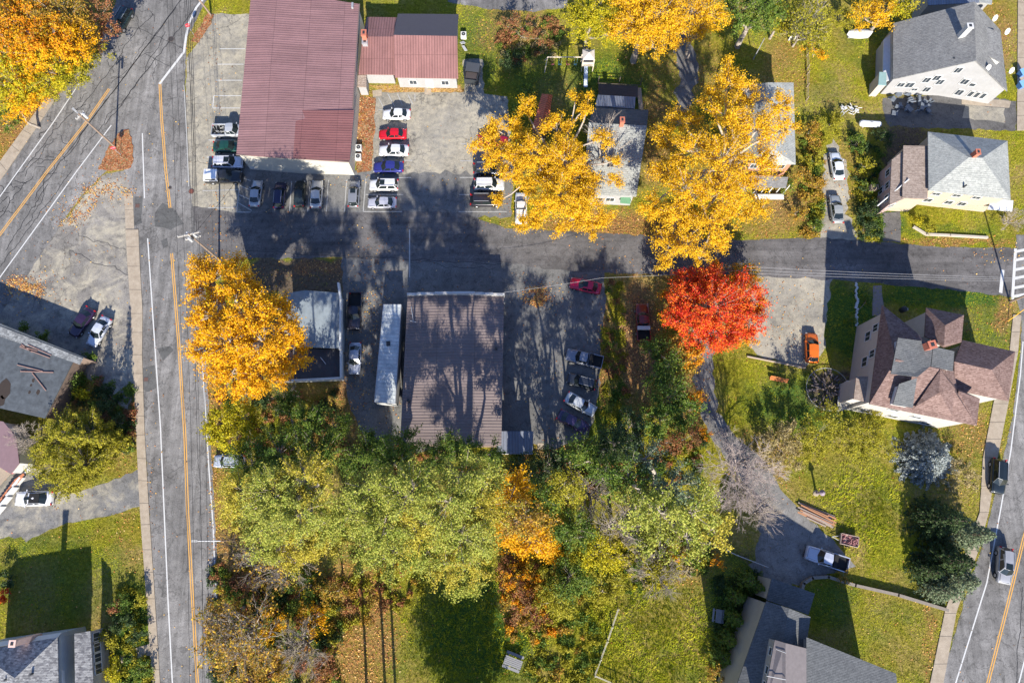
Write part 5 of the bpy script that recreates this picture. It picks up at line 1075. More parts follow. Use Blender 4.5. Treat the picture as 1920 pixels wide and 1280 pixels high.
def leaf_mesh(C, size, out_dir=None, upw=.8, aspect=1.5):
    n = len(C); d = rng.normal(size=(n, 3)); d[:, 2] += upw
    if out_dir is not None: d += out_dir*.5
    d /= np.linalg.norm(d, axis=1)[:, None]+1e-9
    t = rng.normal(size=(n, 3)); u = np.cross(d, t); u /= np.linalg.norm(u, axis=1)[:, None]+1e-9; v = np.cross(d, u)
    s = (size*rng.uniform(.6, 1.35, n))[:, None]
    a = C+u*s*aspect*.5; b = C+v*s*.5+d*s*.12; c = C-u*s*aspect*.5; e = C-v*s*.5+d*s*.12
    V = np.stack([a, b, c, e], 1).reshape(-1, 3); return V, np.arange(4*n)
def tubes_np(segs, n=4):
    """segs: list of (a,b,r0,r1) -> verts, quads"""
    A = np.array([s[0] for s in segs], float); B = np.array([s[1] for s in segs], float); r0 = np.array([s[2] for s in segs]); r1 = np.array([s[3] for s in segs])
    d = B-A; d /= np.linalg.norm(d, axis=1)[:, None]+1e-9
    ref = np.where(np.abs(d[:, 2:3]) > .9, np.array([[1., 0, 0]]), np.array([[0, 0, 1.]])); u = np.cross(d, ref); u /= np.linalg.norm(u, axis=1)[:, None]+1e-9; v = np.cross(d, u)
    ang = np.arange(n)*2*np.pi/n; ca, sa = np.cos(ang), np.sin(ang)
    ring = u[:, None, :]*ca[None, :, None]+v[:, None, :]*sa[None, :, None]
    V = np.concatenate([A[:, None]+ring*r0[:, None, None], B[:, None]+ring*r1[:, None, None]], 1)
    k = np.arange(len(segs))[:, None, None]*2*n; i = np.arange(n)
    f = np.stack([i, (i+1) % n, n+(i+1) % n, n+i], -1)[None]+k
    return V.reshape(-1, 3), f.reshape(-1)
bark_g = plain("grey_bark", (.30, .26, .22), var=.3, sc_=5); bark_d = plain("dark_bark", (.11, .085, .065), var=.35, sc_=5); bark_w = plain("pale_bark", (.36, .31, .26), var=.25, sc_=5)
def curve_seg(segs, a, b, r0, r1, n=5, bend=.12):
    a = np.array(a, float); b = np.array(b, float); L = np.linalg.norm(b-a); off = rng.normal(size=3)*L*bend; prev = a
    for i in range(1, n+1):
        t = i/n; p = a+(b-a)*t+off*math.sin(math.pi*t)*.5+rng.normal(size=3)*L*.012
        if i == n: p = b
        segs.append((prev, p, r0+(r1-r0)*(i-1)/n, r0+(r1-r0)*t)); prev = p
NLEAF = 0
def tree(name, label, lobes, pal, cat="tree", leaf=.24, dens=1.0, spread=.42, twig=.72, bark=None, base=None, group=None, trunk_r=None, flat=.75, gap=.0, inner=.15, trunk_h=None, clump=40):
    """lobes: traced x, y, radius at height zc"""
    global NLEAF
    L = []
    for lb in lobes:
        x, y, rp, zc = lb[:4]; c = np.array(P(x, y, zc)); r = rp*mpp(y, zc); L.append((c, r, lb[4] if len(lb) > 4 else pal))
    cm = np.mean([c for c, _, _ in L], 0); b = np.array([cm[0], cm[1], 0.]) if base is None else np.array(P(*base))
    t = thing(name, label, cat, tuple(b), group=group); zt = np.mean([c[2] for c, _, _ in L]); R = max(np.linalg.norm((c-cm)[:2])+r for c, r, _ in L)
    tr = trunk_r or max(.08, .035*(zt+R)); fork = b+np.array([rng.normal()*.3, rng.normal()*.3, (trunk_h if trunk_h else zt*.45)]); segs = []
    curve_seg(segs, b-[0, 0, .2], fork, tr, tr*.75, 5, .03)
    byp = {}
    for c, r, pl in L:
        hub = c-np.array([0, 0, r*flat*.35]); hub[2] = max(hub[2], .3); curve_seg(segs, fork, hub, tr*.55, tr*.22, 6, .12)
        ncl = max(5, int(dens*r*r*3.6)); d = rng.normal(size=(ncl, 3)); d[:, 2] = np.abs(d[:, 2])*1.1-.45; d /= np.linalg.norm(d, axis=1)[:, None]
        lump = 1+.22*np.sin(d[:, 0]*5+c[0])*np.cos(d[:, 1]*4+c[1])+rng.normal(size=ncl)*.13
        if gap: keep = (np.sin(d[:, 0]*6.1+c[1]*2)+np.sin(d[:, 1]*5.3+c[0]*2)+np.sin(d[:, 2]*5+c[0])) > -1.6+gap*2; d = d[keep]; lump = lump[keep]; ncl = len(d)
        rad = r*lump*np.where(rng.random(ncl) < inner, rng.uniform(.35, .8, ncl), rng.uniform(.82, 1.02, ncl))
        ctr = c+d*rad[:, None]*np.array([1, 1, flat]); ctr[:, 2] = np.maximum(ctr[:, 2], .25)
        inn = hub+(ctr-hub)*rng.uniform(.25, .5, (ncl, 1))
        for i in range(ncl):
            if i % 3 == 0:
                m_ = hub+(inn[i]-hub)*1.0; segs.append((hub, m_, tr*.16, tr*.08)); segs.append((m_, ctr[i], tr*.08, .015))
            else: segs.append((inn[i], ctr[i], tr*.06, .012))
        k = int(clump*1.75); tt = 1-rng.random((ncl, k, 1))**1.0*twig; pts = inn[:, None]+(ctr-inn)[:, None]*(tt+.12)
        pts = pts+rng.normal(size=(ncl, k, 3))*spread*.82*np.array([1, 1, .75])*(.35+.65*tt)
        od = np.repeat(d, k, 0); byp.setdefault(pl, []).append((pts.reshape(-1, 3), od))
    vs = []; tv, tf = tubes_np(segs, 5); o = link("trunk", mesh_np("trunk", tv-b, tf, 4, bark or bark_g, True), t)
    # crown: one mesh, one material slot for each leaf colour group
    allv = []; mats = []; mi = []; nn = 0
    for pl, ch in byp.items():
        C_ = np.concatenate([a for a, _ in ch]); od = np.concatenate([q for _, q in ch]); C_[:, 2] = np.maximum(C_[:, 2], .05)
        V, _ = leaf_mesh(C_-b, np.full(len(C_), leaf*.70), od); allv.append(V); mats.append(pl); mi += [len(mats)-1]*len(C_); nn += len(C_)
    V = np.concatenate(allv); me = mesh_np("crown", V, np.arange(len(V)), 4)
    for pl in mats: me.materials.append(leafm(pl))
    me.polygons.foreach_set("material_index", np.array(mi, np.int32)); link("crown", me, t); NLEAF += nn
    return t
def bush(label, lobes, pal, **kw):
    kw.setdefault("cat", "shrub"); kw.setdefault("leaf", .2); kw.setdefault("spread", .28); kw.setdefault("dens", 1.6); kw.setdefault("trunk_r", .06); kw.setdefault("clump", 30)
    return tree("shrub", label, lobes, pal, **kw)
def bare(label, x, y, rp, zc, zt, bark=None, n0=9, depth=4, base=None, name="bare_tree", thin=1.0, cat="tree", group=None, leaves=None):
    c = np.array(P(x, y, zc)); r = rp*mpp(y, zc); b = np.array([c[0], c[1], 0.]) if base is None else np.array(P(*base)); t = thing(name, label, cat, tuple(b), group=group); segs = []; tips = []
    fork = b+np.array([0, 0, zc*.35]); curve_seg(segs, b, fork, .022*zt*thin+.05, .016*zt*thin+.04, 3, .05)
    def grow(p, d, L_, r_, k):
        q = p+d*L_; curve_seg(segs, p, q, r_, r_*.62, 3, .14)
        if k == 0: tips.append(q); return
        for _ in range(3 if k > 1 else 4):
            nd = d+rng.normal(size=3)*.42; nd[2] += .06; nd /= np.linalg.norm(nd); st = p+(q-p)*rng.uniform(.55, 1.0); grow(st, nd, L_*rng.uniform(.55, .8), max(.011, r_*.52), k-1)
    for i in range(n0):
        a = 2*math.pi*(i+rng.uniform(-.3, .3))/n0; el = rng.uniform(.25, 1.1); tgt = c+np.array([math.cos(a)*r*.9*math.cos(el)*1.15, math.sin(a)*r*.9*math.cos(el)*1.15, (zt-zc)*math.sin(el)]); d = tgt-fork; Lr = np.linalg.norm(d)
        grow(fork, d/Lr, Lr*.46, .012*zt*thin+.025, depth)
    tv, tf = tubes_np(segs, 4); link("trunk", mesh_np("trunk", tv-b, tf, 4, bark or bark_w, True), t)
    if leaves:
        T_ = np.array(tips); T_ = T_[rng.random(len(T_)) < leaves[1]]; C_ = np.repeat(T_, 6, 0)+rng.normal(size=(len(T_)*6, 3))*.25; V, _ = leaf_mesh(C_-b, np.full(len(C_), .2)); me = mesh_np("crown", V, np.arange(len(V)), 4, leafm(leaves[0])); link("crown", me, t)
    return t
def conifer(label, x, y, rp, h, pal="blue", base=None, name="spruce_tree", nb=11, levels=None, leaf=.16, group=None, dens=1.0, top=True, cat="tree"):
    """x, y: traced middle of the crown at about 40% height"""
    global NLEAF
    c = np.array(P(x, y, h*.4)); b = np.array([c[0], c[1], 0.]) if base is None else np.array(P(*base)); R = rp*mpp(y, h*.3); t = thing(name, label, cat, tuple(b), group=group); segs = [(b, b+[0, 0, h], .03*h*.6+.05, .02)]; pts = []; od = []
    levels = levels or max(6, int(h/.5))
    for i in range(levels):
        f = (i+.5)/levels; z = .25+f*(h-.25); r = R*(1-f)**.85*(1+rng.normal()*.05)+.12; k = max(4, int(nb*(1-f*.55)))
        for j in range(k):
            a = 2*math.pi*(j+rng.uniform(-.4, .4))/k+i*1.3; rr_ = r*rng.uniform(.78, 1.12); e = b+np.array([math.cos(a)*rr_, math.sin(a)*rr_, z-rr_*.12]); s0 = b+np.array([0, 0, z+rr_*.05]); segs.append((s0, e, .035, .012)); m_ = max(5, int(rr_*16*dens)); tt = rng.random((m_, 1))**.6; w_ = .10+.24*rr_*(1-tt)*.6
            q = s0+(e-s0)*(tt*.97+.05); side = np.array([-math.sin(a), math.cos(a), 0.]); q = q+side*rng.normal(size=(m_, 1))*w_+np.array([0, 0, 1.])*rng.normal(size=(m_, 1))*.06; pts.append(q); od.append(np.repeat([[math.cos(a), math.sin(a), .3]], m_, 0))
    C_ = np.concatenate(pts); C_[:, 2] = np.maximum(C_[:, 2], .06); V, _ = leaf_mesh(C_-b, np.full(len(C_), leaf), np.concatenate(od), 1.0, 2.0)
    tv, tf = tubes_np(segs, 4); link("trunk", mesh_np("trunk", tv-b, tf, 4, bark_d, True), t); link("crown", mesh_np("crown", V, np.arange(len(V)), 4, leafm(pal)), t); NLEAF += len(C_)
VEG = True
if VEG:
    # --- top left mass
    tree("maple_tree", "bright orange maple filling the top left corner", [(50, 40, 60, 9), (110, 30, 50, 10, "yelbrown"), (10, 90, 55, 9), (70, 95, 45, 10, "gold"), (95, 60, 35, 11), (20, 20, 40, 10, "yelbrown"), (60, 70, 30, 12, "orange")], "orange", dens=1.6, base=(60, 80))
    tree("maple_tree", "yellow-orange maple edging the diagonal road", [(130, 85, 50, 9), (100, 130, 50, 8, "yelgreen"), (150, 130, 35, 6, "olive"), (150, 60, 35, 8, "yelbrown")], "gold", dens=1.5, base=(120, 118))
    tree("maple_tree", "olive-gold tree above the leafy bank at the left edge", [(20, 150, 55, 8), (60, 165, 45, 7, "gold")], "yelgreen", dens=1.5, base=(35, 185))
    tree("small_tree", "small clear yellow tree lowest of the top left group", [(34, 206, 26, 5)], "gold", dens=1.7, leaf=.2)
    bush("dark green shrub at the left edge of the leafy bank", [(8, 225, 28, 1.8)], "green")
    tree("maple_tree", "sparse dark-leaved tree over the parked black-green SUV", [(180, 25, 38, 7), (200, 55, 22, 6), (165, 75, 30, 6), (185, 100, 24, 5, "olive")], "rust", dens=1.0, gap=.2, base=(180, 70))
    bush("olive understorey shrub by the diagonal road", [(110, 165, 25, 3)], "olive", gap=.2)
    # --- top centre
    tree("maple_tree", "yellow-green maple north of the playset", [(1095, 50, 34, 7), (1135, 60, 30, 7), (1085, 30, 26, 7), (1120, 20, 40, 8)], "yelgreen", dens=1.3)
    tree("maple_tree", "golden maple touching the top edge with pale trunk below", [(1200, 40, 50, 10), (1240, 20, 50, 11), (1190, -10, 50, 11), (1225, 85, 30, 8), (1255, 65, 30, 9), (1165, 55, 30, 9), (1180, 25, 34, 9)], "goldsp", dens=1.7, leaf=.2, bark=bark_g)
    tree("maple_tree", "amber maple right of the golden one at the top edge", [(1295, 25, 45, 10), (1330, 20, 40, 10), (1320, 50, 28, 8), (1285, 60, 28, 8), (1345, 35, 26, 8)], "goldsp", dens=1.4, gap=.1, leaf=.2)
    tree("maple_tree", "yellow-green tree at the top edge above the dark house shadow", [(1385, 20, 42, 9), (1420, 35, 36, 8), (1440, 10, 35, 8)], "green", dens=1.4)
    tree("birch_tree", "small yellow tree beside the bare one at the top edge", [(1465, 25, 25, 5), (1460, 50, 18, 4)], "yelgreen", dens=1.2)
    bare("bare grey tree with spreading twigs right of top centre", 1515, 40, 42, 6, 9, bark_g, leaves=("olive", .5))
    tree("small_tree", "orange-yellow tree by the saltbox's upper corner", [(1625, 30, 32, 5), (1655, 22, 30, 5), (1690, 12, 28, 5, "yelgreen")], "goldsp", dens=1.3, leaf=.2)
    bush("lime shrub next to the covered boat", [(1575, 35, 28, 2.2), (1545, 60, 16, 1.6)], "olive")
    bush("pinkish brown thicket right of the annex lawn", [(980, 48, 30, 2.5), (1010, 70, 18, 2), (945, 45, 18, 1.6)], "rust", dens=1.1)
    bush("yellow shrub on the fence line between the lawns", [(1520, 90, 16, 1.6), (1545, 105, 12, 1.2)], "gold")
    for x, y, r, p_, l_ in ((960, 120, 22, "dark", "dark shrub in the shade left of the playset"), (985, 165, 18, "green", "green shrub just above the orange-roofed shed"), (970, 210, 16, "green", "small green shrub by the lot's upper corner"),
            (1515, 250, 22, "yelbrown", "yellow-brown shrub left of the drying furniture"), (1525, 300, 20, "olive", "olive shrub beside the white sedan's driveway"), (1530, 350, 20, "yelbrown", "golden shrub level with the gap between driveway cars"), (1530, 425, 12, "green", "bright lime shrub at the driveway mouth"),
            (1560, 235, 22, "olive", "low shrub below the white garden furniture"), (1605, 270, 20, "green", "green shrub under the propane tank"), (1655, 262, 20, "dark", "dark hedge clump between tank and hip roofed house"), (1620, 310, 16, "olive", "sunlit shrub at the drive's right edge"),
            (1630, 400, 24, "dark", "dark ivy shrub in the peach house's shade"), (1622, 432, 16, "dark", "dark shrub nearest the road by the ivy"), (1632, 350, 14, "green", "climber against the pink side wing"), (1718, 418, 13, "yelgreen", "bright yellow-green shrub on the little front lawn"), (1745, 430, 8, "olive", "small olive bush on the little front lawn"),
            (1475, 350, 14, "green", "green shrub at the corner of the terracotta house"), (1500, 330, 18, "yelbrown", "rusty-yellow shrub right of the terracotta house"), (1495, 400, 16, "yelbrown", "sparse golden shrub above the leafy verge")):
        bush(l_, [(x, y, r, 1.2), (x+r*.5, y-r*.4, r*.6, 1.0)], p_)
    bare("grey bare bush at the right edge by the peach house", 1900, 410, 26, 2.0, 3.2, bark_w, thin=.6, name="bare_shrub", cat="shrub")
    # --- sparse yellow tree over the middle house
    G = "goldsp"
    tree("honey_locust", "wide sparse yellow tree covering the parked row and middle house", [(915, 262, 24, 9), (930, 240, 20, 9), (985, 200, 20, 9), (1000, 285, 34, 11), (960, 320, 26, 9), (1060, 300, 40, 12), (1045, 240, 28, 12), (1095, 205, 17, 11), (1105, 180, 10, 11), (1130, 260, 20, 11), (1150, 300, 16, 10),
          (1050, 360, 40, 11), (1100, 380, 36, 10), (1020, 385, 28, 10), (980, 420, 18, 8), (1130, 410, 20, 9), (910, 300, 16, 8), (1150, 340, 18, 9), (935, 375, 14, 6), (1000, 345, 26, 9), (960, 285, 22, 9), (1030, 320, 26, 9), (1080, 330, 26, 10), (1075, 410, 24, 9), (1105, 340, 22, 9), (960, 235, 18, 9), (975, 255, 20, 9), (1080, 180, 12, 10), (940, 290, 20, 9), (1000, 410, 18, 8), (1085, 290, 22, 11), (890, 275, 14, 8), (1045, 430, 16, 8), (1110, 425, 18, 8)], G, dens=2.6, leaf=.19, spread=.40, twig=.9, gap=.14, clump=52, bark=bark_w, base=(1052, 330), trunk_r=.38, inner=.08)
    bare("leafless white branch tips reaching over the middle house roof", 1150, 270, 55, 8, 11, bark_w, n0=6, depth=3, base=(1120, 330))
    tree("cottonwood", "tall golden tree standing over the cross street and terracotta house", [(1370, 150, 34, 16), (1400, 170, 30, 15), (1335, 185, 28, 15), (1365, 215, 40, 17), (1280, 225, 34, 14), (1245, 255, 28, 12), (1300, 280, 42, 16), (1420, 235, 42, 16), (1465, 195, 28, 13), (1475, 240, 25, 12), (1360, 290, 46, 18), (1430, 300, 34, 15),
          (1250, 320, 34, 13), (1290, 350, 42, 15), (1350, 360, 44, 16), (1400, 350, 36, 14), (1225, 385, 30, 12), (1270, 400, 36, 13), (1330, 410, 40, 14), (1390, 400, 28, 12), (1245, 450, 24, 11), (1290, 460, 32, 12), (1345, 455, 26, 11), (1245, 490, 18, 10), (1310, 485, 20, 10), (1430, 390, 24, 10), (1370, 110, 14, 15)], "goldsp", dens=2.0, leaf=.19, spread=.42, twig=.9, gap=.1, clump=50, bark=bark_w, base=(1345, 345), trunk_r=.5, inner=.1)
    tree("maple_tree", "vivid red and orange round maple below the cross street", [(1335, 575, 60, 8), (1285, 560, 38, 7), (1275, 600, 32, 7), (1390, 555, 42, 7, "red"), (1400, 600, 36, 6), (1350, 620, 42, 6.5), (1300, 625, 34, 6), (1330, 530, 36, 7), (1290, 520, 24, 6), (1395, 520, 26, 5, "orange"), (1350, 640, 20, 5), (1390, 632, 24, 5, "orange"), (1260, 550, 18, 5, "orange"), (1300, 655, 18, 5, "orange"), (1420, 570, 22, 5, "orange"), (1405, 515, 22, 4, "yelbrown"), (1345, 510, 18, 6, "orange"), (1255, 590, 18, 5, "orange")], "red", dens=2.2, gap=.06, spread=.36, inner=.1, base=(1335, 600), leaf=.22)
    tree("maple_tree", "green and amber tree below the red maple's left edge", [(1270, 655, 28, 5), (1300, 670, 22, 5, "orange"), (1240, 690, 38, 6, "green"), (1225, 650, 26, 5, "green"), (1285, 690, 20, 4)], "yelbrown", dens=1.5)
    tree("maple_tree", "dark green tree left of the curving path", [(1255, 740, 40, 7), (1280, 770, 34, 6), (1240, 785, 40, 6), (1300, 745, 22, 4, "orange")], "green", dens=1.5)
    bush("rusty undergrowth beside the curving path", [(1290, 820, 30, 2.5), (1250, 830, 26, 2), (1320, 810, 14, 1.5, "orange")], "rust")
    # --- left yellow tree
    tree("maple_tree", "brilliant orange-yellow tree over the left road beside the garage", [(395, 525, 44, 14.64), (445, 500, 22, 14.64), (450, 535, 36, 17.08), (375, 500, 24, 12.2), (400, 590, 46, 15.86), (465, 585, 46, 19.52), (515, 575, 32, 15.86), (540, 620, 34, 14.64), (430, 640, 50, 18.3), (490, 640, 48, 19.52), (545, 665, 36, 13.42), (385, 650, 36, 13.42), (430, 700, 42, 14.64), (485, 700, 40, 14.64), (530, 700, 28, 10.98), (460, 735, 26, 10.98), (395, 610, 30, 13.42)], "gold", dens=1.9, leaf=.23, spread=.40, bark=bark_g, base=(478, 640), inner=.12)
    tree("maple_tree", "olive yellow tree overhanging the left road above the silver SUV", [(415, 790, 34, 7), (455, 780, 30, 8), (400, 820, 26, 6), (440, 820, 34, 7), (470, 800, 24, 7)], "yelgreen", dens=1.6)
    # --- large silver-green trees; first three: green north lobes paint in the shaded side
    S_ = "silver"
    tree("silver_maple", "huge pale green tree left of the central group over the road edge", [(470, 870, 47.52, 9.92, "green"), (520, 850, 47.52, 11.16, "green"), (450, 920, 44, 15, "silverwarm"), (510, 920, 56, 22.4), (570, 900, 52, 22.4, "silverwarm"), (560, 960, 56, 22.4), (490, 980, 48, 16), (600, 850, 47.52, 9.92, "green"), (560, 1010, 40, 15, "silverwarm"), (440, 965, 30, 12, "silverwarm"), (610, 980, 44, 19.04), (625, 800, 36.72, 8.68, "green"), (570, 790, 38.88, 9.3, "green"), (540, 760, 30.24, 8.06, "green"), (610, 1020, 34, 14, "silverwarm"), (560, 1045, 36, 13, "silverwarm"), (500, 1030, 34, 13)], S_, dens=1.8, spread=.38, leaf=.185, gap=.1, clump=66, twig=.9, bark=bark_g, trunk_r=.45)
    tree("silver_maple", "huge pale green tree at the centre below the brown roof", [(690, 860, 43.2, 11.16, "green"), (740, 870, 51.84, 13.02, "green"), (700, 920, 54, 23.52), (770, 920, 54, 25.76), (720, 980, 56, 23.52), (660, 960, 46, 20.16), (790, 980, 54, 23.52, "silverwarm"), (740, 1035, 50, 20.16), (680, 1030, 40, 15), (700, 830, 30.24, 10.54, "green"), (800, 1030, 46, 20.16), (760, 830, 34.56, 11.16, "green")], S_, dens=1.8, spread=.38, leaf=.185, gap=.1, clump=66, twig=.9, bark=bark_g, trunk_r=.5)
    tree("silver_maple", "huge pale green tree reaching lowest, right of the central group", [(830, 850, 43.2, 12.4, "green"), (870, 890, 52, 24.64), (840, 940, 54, 25.76), (900, 950, 50, 22.4, "silverwarm"), (860, 1000, 54, 23.52), (920, 890, 38, 21.28), (835, 1060, 46, 16, "silverwarm"), (880, 1060, 38, 14, "silverwarm"), (900, 1010, 42, 19.04), (855, 1095, 28, 11), (890, 1090, 24, 11), (920, 850, 28.08, 11.16, "green"), (870, 840, 32.4, 12.4, "green")], S_, dens=1.8, spread=.38, leaf=.185, gap=.1, clump=66, twig=.9, bark=bark_g, trunk_r=.5)
    tree("silver_maple", "blue-green and pale tree between the dark woodland and the bare tree", [(1180, 900, 44, 17, "green"), (1210, 860, 34, 17, "sage"), (1190, 950, 44, 17), (1240, 960, 48, 19), (1300, 960, 46, 17), (1260, 910, 42, 18, "sage"), (1340, 990, 40, 12, "silverwarm"), (1290, 1010, 40, 12), (1230, 1010, 36, 11), (1320, 920, 30, 12)], S_, dens=1.2, spread=.45, leaf=.25)
    for x, y, r, z, p_, l_ in ((965, 915, 40, 18, "gold", "orange-yellow small tree at the right end of the pale green trees"), (985, 970, 44, 20, "yelbrown", "mottled yellow-green small tree below the orange one"), (1035, 1035, 24, 4, "gold", "bright yellow small tree in the lower woodland"), (1075, 990, 40, 10, "green", "mid green small tree right of the yellow one"),
            (1125, 1030, 40, 8, "yelgreen", "lime small tree at the top of the tall grass"), (1070, 1080, 40, 5, "green", "leafy green small tree left of the tall grass"), (1040, 1120, 34, 4, "olive", "olive small tree beside the rust shrub"), (1130, 1095, 34, 3.5, "olive", "low olive tree at the field's upper left"), (1000, 1010, 36, 18, "gold", "golden sapling by the fallen trunk"), (945, 1000, 26, 5, "gold", "golden sapling against the large pale tree"),
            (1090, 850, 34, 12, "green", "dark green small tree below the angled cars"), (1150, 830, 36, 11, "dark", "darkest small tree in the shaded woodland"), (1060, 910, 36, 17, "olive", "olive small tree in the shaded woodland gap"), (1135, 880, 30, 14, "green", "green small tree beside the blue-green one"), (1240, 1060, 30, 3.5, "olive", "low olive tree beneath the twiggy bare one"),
            (975, 885, 34, 11, "dark", "added dark tree shading the lot, directly behind the small lean-to"), (1030, 868, 34, 8, "dark", "added dark tree shading the lot, between the lean-to and the purple sedan"), (1010, 930, 36, 16, "green", "added green tree shading the lot, behind the orange-yellow one"), (1180, 800, 34, 8, "dark", "dark tree at the top of the shaded woodland")):  # first three trees here are added to deepen shade on the central lot
        tree("small_tree", l_, [(x, y, r, z), (x+r*.55, y+r*.4, r*.6, z*.8), (x-r*.5, y+r*.3, r*.6, z*.85)], p_, dens=1.4, group="small trees in the lower woodland", leaf=.22)
    bush("deep rust-red shrub in the lower woodland", [(985, 1140, 26, 2), (975, 1105, 22, 2), (1000, 1165, 16, 1.5)], "rust"); bush("orange shrub at the left of the rust-red one", [(960, 1085, 22, 2), (985, 1075, 16, 2)], "orange", dens=1.2)
    bush("orange-red shrub in front of the pale rail fence", [(1350, 1050, 18, 1.4), (1270, 1040, 18, 1.6)], "orange", dens=1.0)
    bare("pinkish grey bare tree spreading over the curving path", 1390, 895, 66, 7, 10, plain("pinkish_bark", (.42, .35, .32)), n0=13, depth=5, base=(1370, 870), thin=.75); bare("second twiggy grey tree at the edge of the asphalt", 1430, 960, 34, 5, 7, bark_w, n0=8, depth=4)
    bare("leafless brown tree in the shaded woodland", 1110, 925, 44, 8, 11, bark_g, n0=8, depth=4); bare("leafless tree above the pale tree's left branch", 1165, 985, 34, 9, 12, bark_w, n0=6, depth=4)
    bare("grey vine-tangled bare tree at the top of the tall grass", 1235, 1070, 50, 4, 7, bark_g, n0=9, depth=4); bare("bare twigs beside the garage's dark rear roof", 535, 740, 24, 4, 6, bark_w, n0=6, depth=3)
    bare("bare brown tree under the large left tree's lower edge", 520, 1050, 50, 8, 11, bark_g, n0=10, depth=4, leaves=("yelbrown", .15)); bare("tangled grey bare tree at the bottom left woodland", 560, 1215, 44, 6, 9, bark_g, n0=9, depth=4); bare("bare branched tree reaching over the road at the lower left", 450, 1190, 62, 8, 12, bark_g, n0=10, depth=4, leaves=("yelbrown", .35))
    bare("silvery bare shrub between felt roof and olive tree", 50, 825, 34, 3, 4.5, bark_w, n0=12, depth=4, thin=.7, name="bare_shrub", cat="shrub")
    bare("dark leaning bare limb over the left road", 450, 1040, 50, 7, 9, bark_d, n0=5, depth=3)
    for x, y, r, z, p_, l_ in ((430, 1150, 28, 4, "yelbrown", "brown-gold small tree by the left road's lower verge"), (440, 1230, 44, 5, "yelbrown", "golden-brown small tree at the bottom by the road"), (510, 1260, 40, 5, "yelbrown", "yellow small tree at the bottom edge"), (500, 1170, 30, 4, "gold", "yellow-spotted small tree in the lower left woodland"), (585, 1165, 28, 4, "gold", "orange-yellow sapling in the lower left woodland"),
            (560, 1110, 30, 4, "green", "dark green small tree below the bare brown one"), (470, 1100, 26, 3, "rust", "rusty small tree near the road's right verge"), (620, 1110, 24, 4, "yelbrown", "amber small tree beside the trunk shadows"), (600, 1250, 24, 3, "rust", "reddish brown small tree at the bottom edge")):
        tree("small_tree", l_, [(x, y, r, z), (x+r*.5, y-r*.4, r*.6, z*.9)], p_, dens=1.1, gap=.2, group="small trees in the lower left woodland", leaf=.22)
    # --- left side
    tree("yew_tree", "broad olive-gold evergreen above the gravel drive", [(110, 820, 44, 4.5), (165, 810, 40, 4.5), (100, 870, 40, 4), (155, 870, 50, 5), (130, 900, 36, 4), (190, 860, 30, 3.5), (205, 820, 26, 3), (90, 840, 28, 4)], "olive", dens=2.4, spread=.26, leaf=.19)
    conifer("tall olive evergreen spire within the olive-gold crown, left of two", 158, 826, 20, 12, "olive", nb=12, group="tall evergreens by the left lot"); conifer("tall olive evergreen spire within the olive-gold crown, right of two", 198, 826, 20, 12, "olive", nb=12, group="tall evergreens by the left lot")
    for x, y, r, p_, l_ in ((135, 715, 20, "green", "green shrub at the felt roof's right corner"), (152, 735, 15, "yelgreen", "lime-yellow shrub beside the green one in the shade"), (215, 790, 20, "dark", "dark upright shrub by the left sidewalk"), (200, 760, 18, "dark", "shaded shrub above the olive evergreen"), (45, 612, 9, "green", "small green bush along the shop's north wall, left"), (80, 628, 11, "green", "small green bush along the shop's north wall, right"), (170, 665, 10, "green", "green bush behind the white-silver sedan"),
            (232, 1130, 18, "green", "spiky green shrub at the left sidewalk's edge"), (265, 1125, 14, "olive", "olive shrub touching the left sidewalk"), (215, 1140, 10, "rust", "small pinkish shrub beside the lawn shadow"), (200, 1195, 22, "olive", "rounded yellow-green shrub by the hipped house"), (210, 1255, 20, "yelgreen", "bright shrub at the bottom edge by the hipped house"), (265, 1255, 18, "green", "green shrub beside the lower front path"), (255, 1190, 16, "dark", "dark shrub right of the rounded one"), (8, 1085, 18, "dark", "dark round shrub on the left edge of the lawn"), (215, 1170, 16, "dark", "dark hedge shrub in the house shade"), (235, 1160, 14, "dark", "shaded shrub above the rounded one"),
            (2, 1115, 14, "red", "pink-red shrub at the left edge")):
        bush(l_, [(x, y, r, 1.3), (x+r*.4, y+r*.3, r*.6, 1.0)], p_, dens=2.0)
    # --- right side
    bush("wide tan shrub at the top of the right lawn", [(1460, 830, 34, 2.5), (1490, 815, 26, 2.2), (1440, 860, 26, 2.0), (1480, 860, 26, 1.6)], "tan", dens=1.8)
    bush("broad yellow-olive shrub below the pale grey wall, left half", [(1540, 810, 40, 5.5), (1560, 780, 26, 5.2), (1580, 830, 34, 4.5), (1530, 850, 26, 3)], "olive", dens=1.9)
    bush("broad yellow-olive shrub below the pale grey wall, right half", [(1625, 815, 34, 3.5), (1610, 850, 26, 2.8), (1660, 840, 24, 2.2), (1640, 785, 18, 2.6)], "olive", dens=1.9)
    conifer("round blue spruce with silvery tips beside the brown roofed house", 1746, 858, 58, 5.2, "blue", nb=22, leaf=.17, dens=1.5, levels=14)
    bush("brownish yellow shrub below the blue spruce by the sidewalk", [(1800, 885, 26, 2), (1820, 905, 16, 1.5), (1780, 905, 18, 1.5)], "tan", dens=1.6)
    G2 = "dark conifers by the right road"
    conifer("tall dark conifer nearest the black SUV", 1765, 975, 44, 9, "dark", nb=14, group=G2); conifer("tall dark conifer with sunlit outer side beside the sidewalk", 1815, 1000, 42, 9, "sage", nb=14, group=G2)
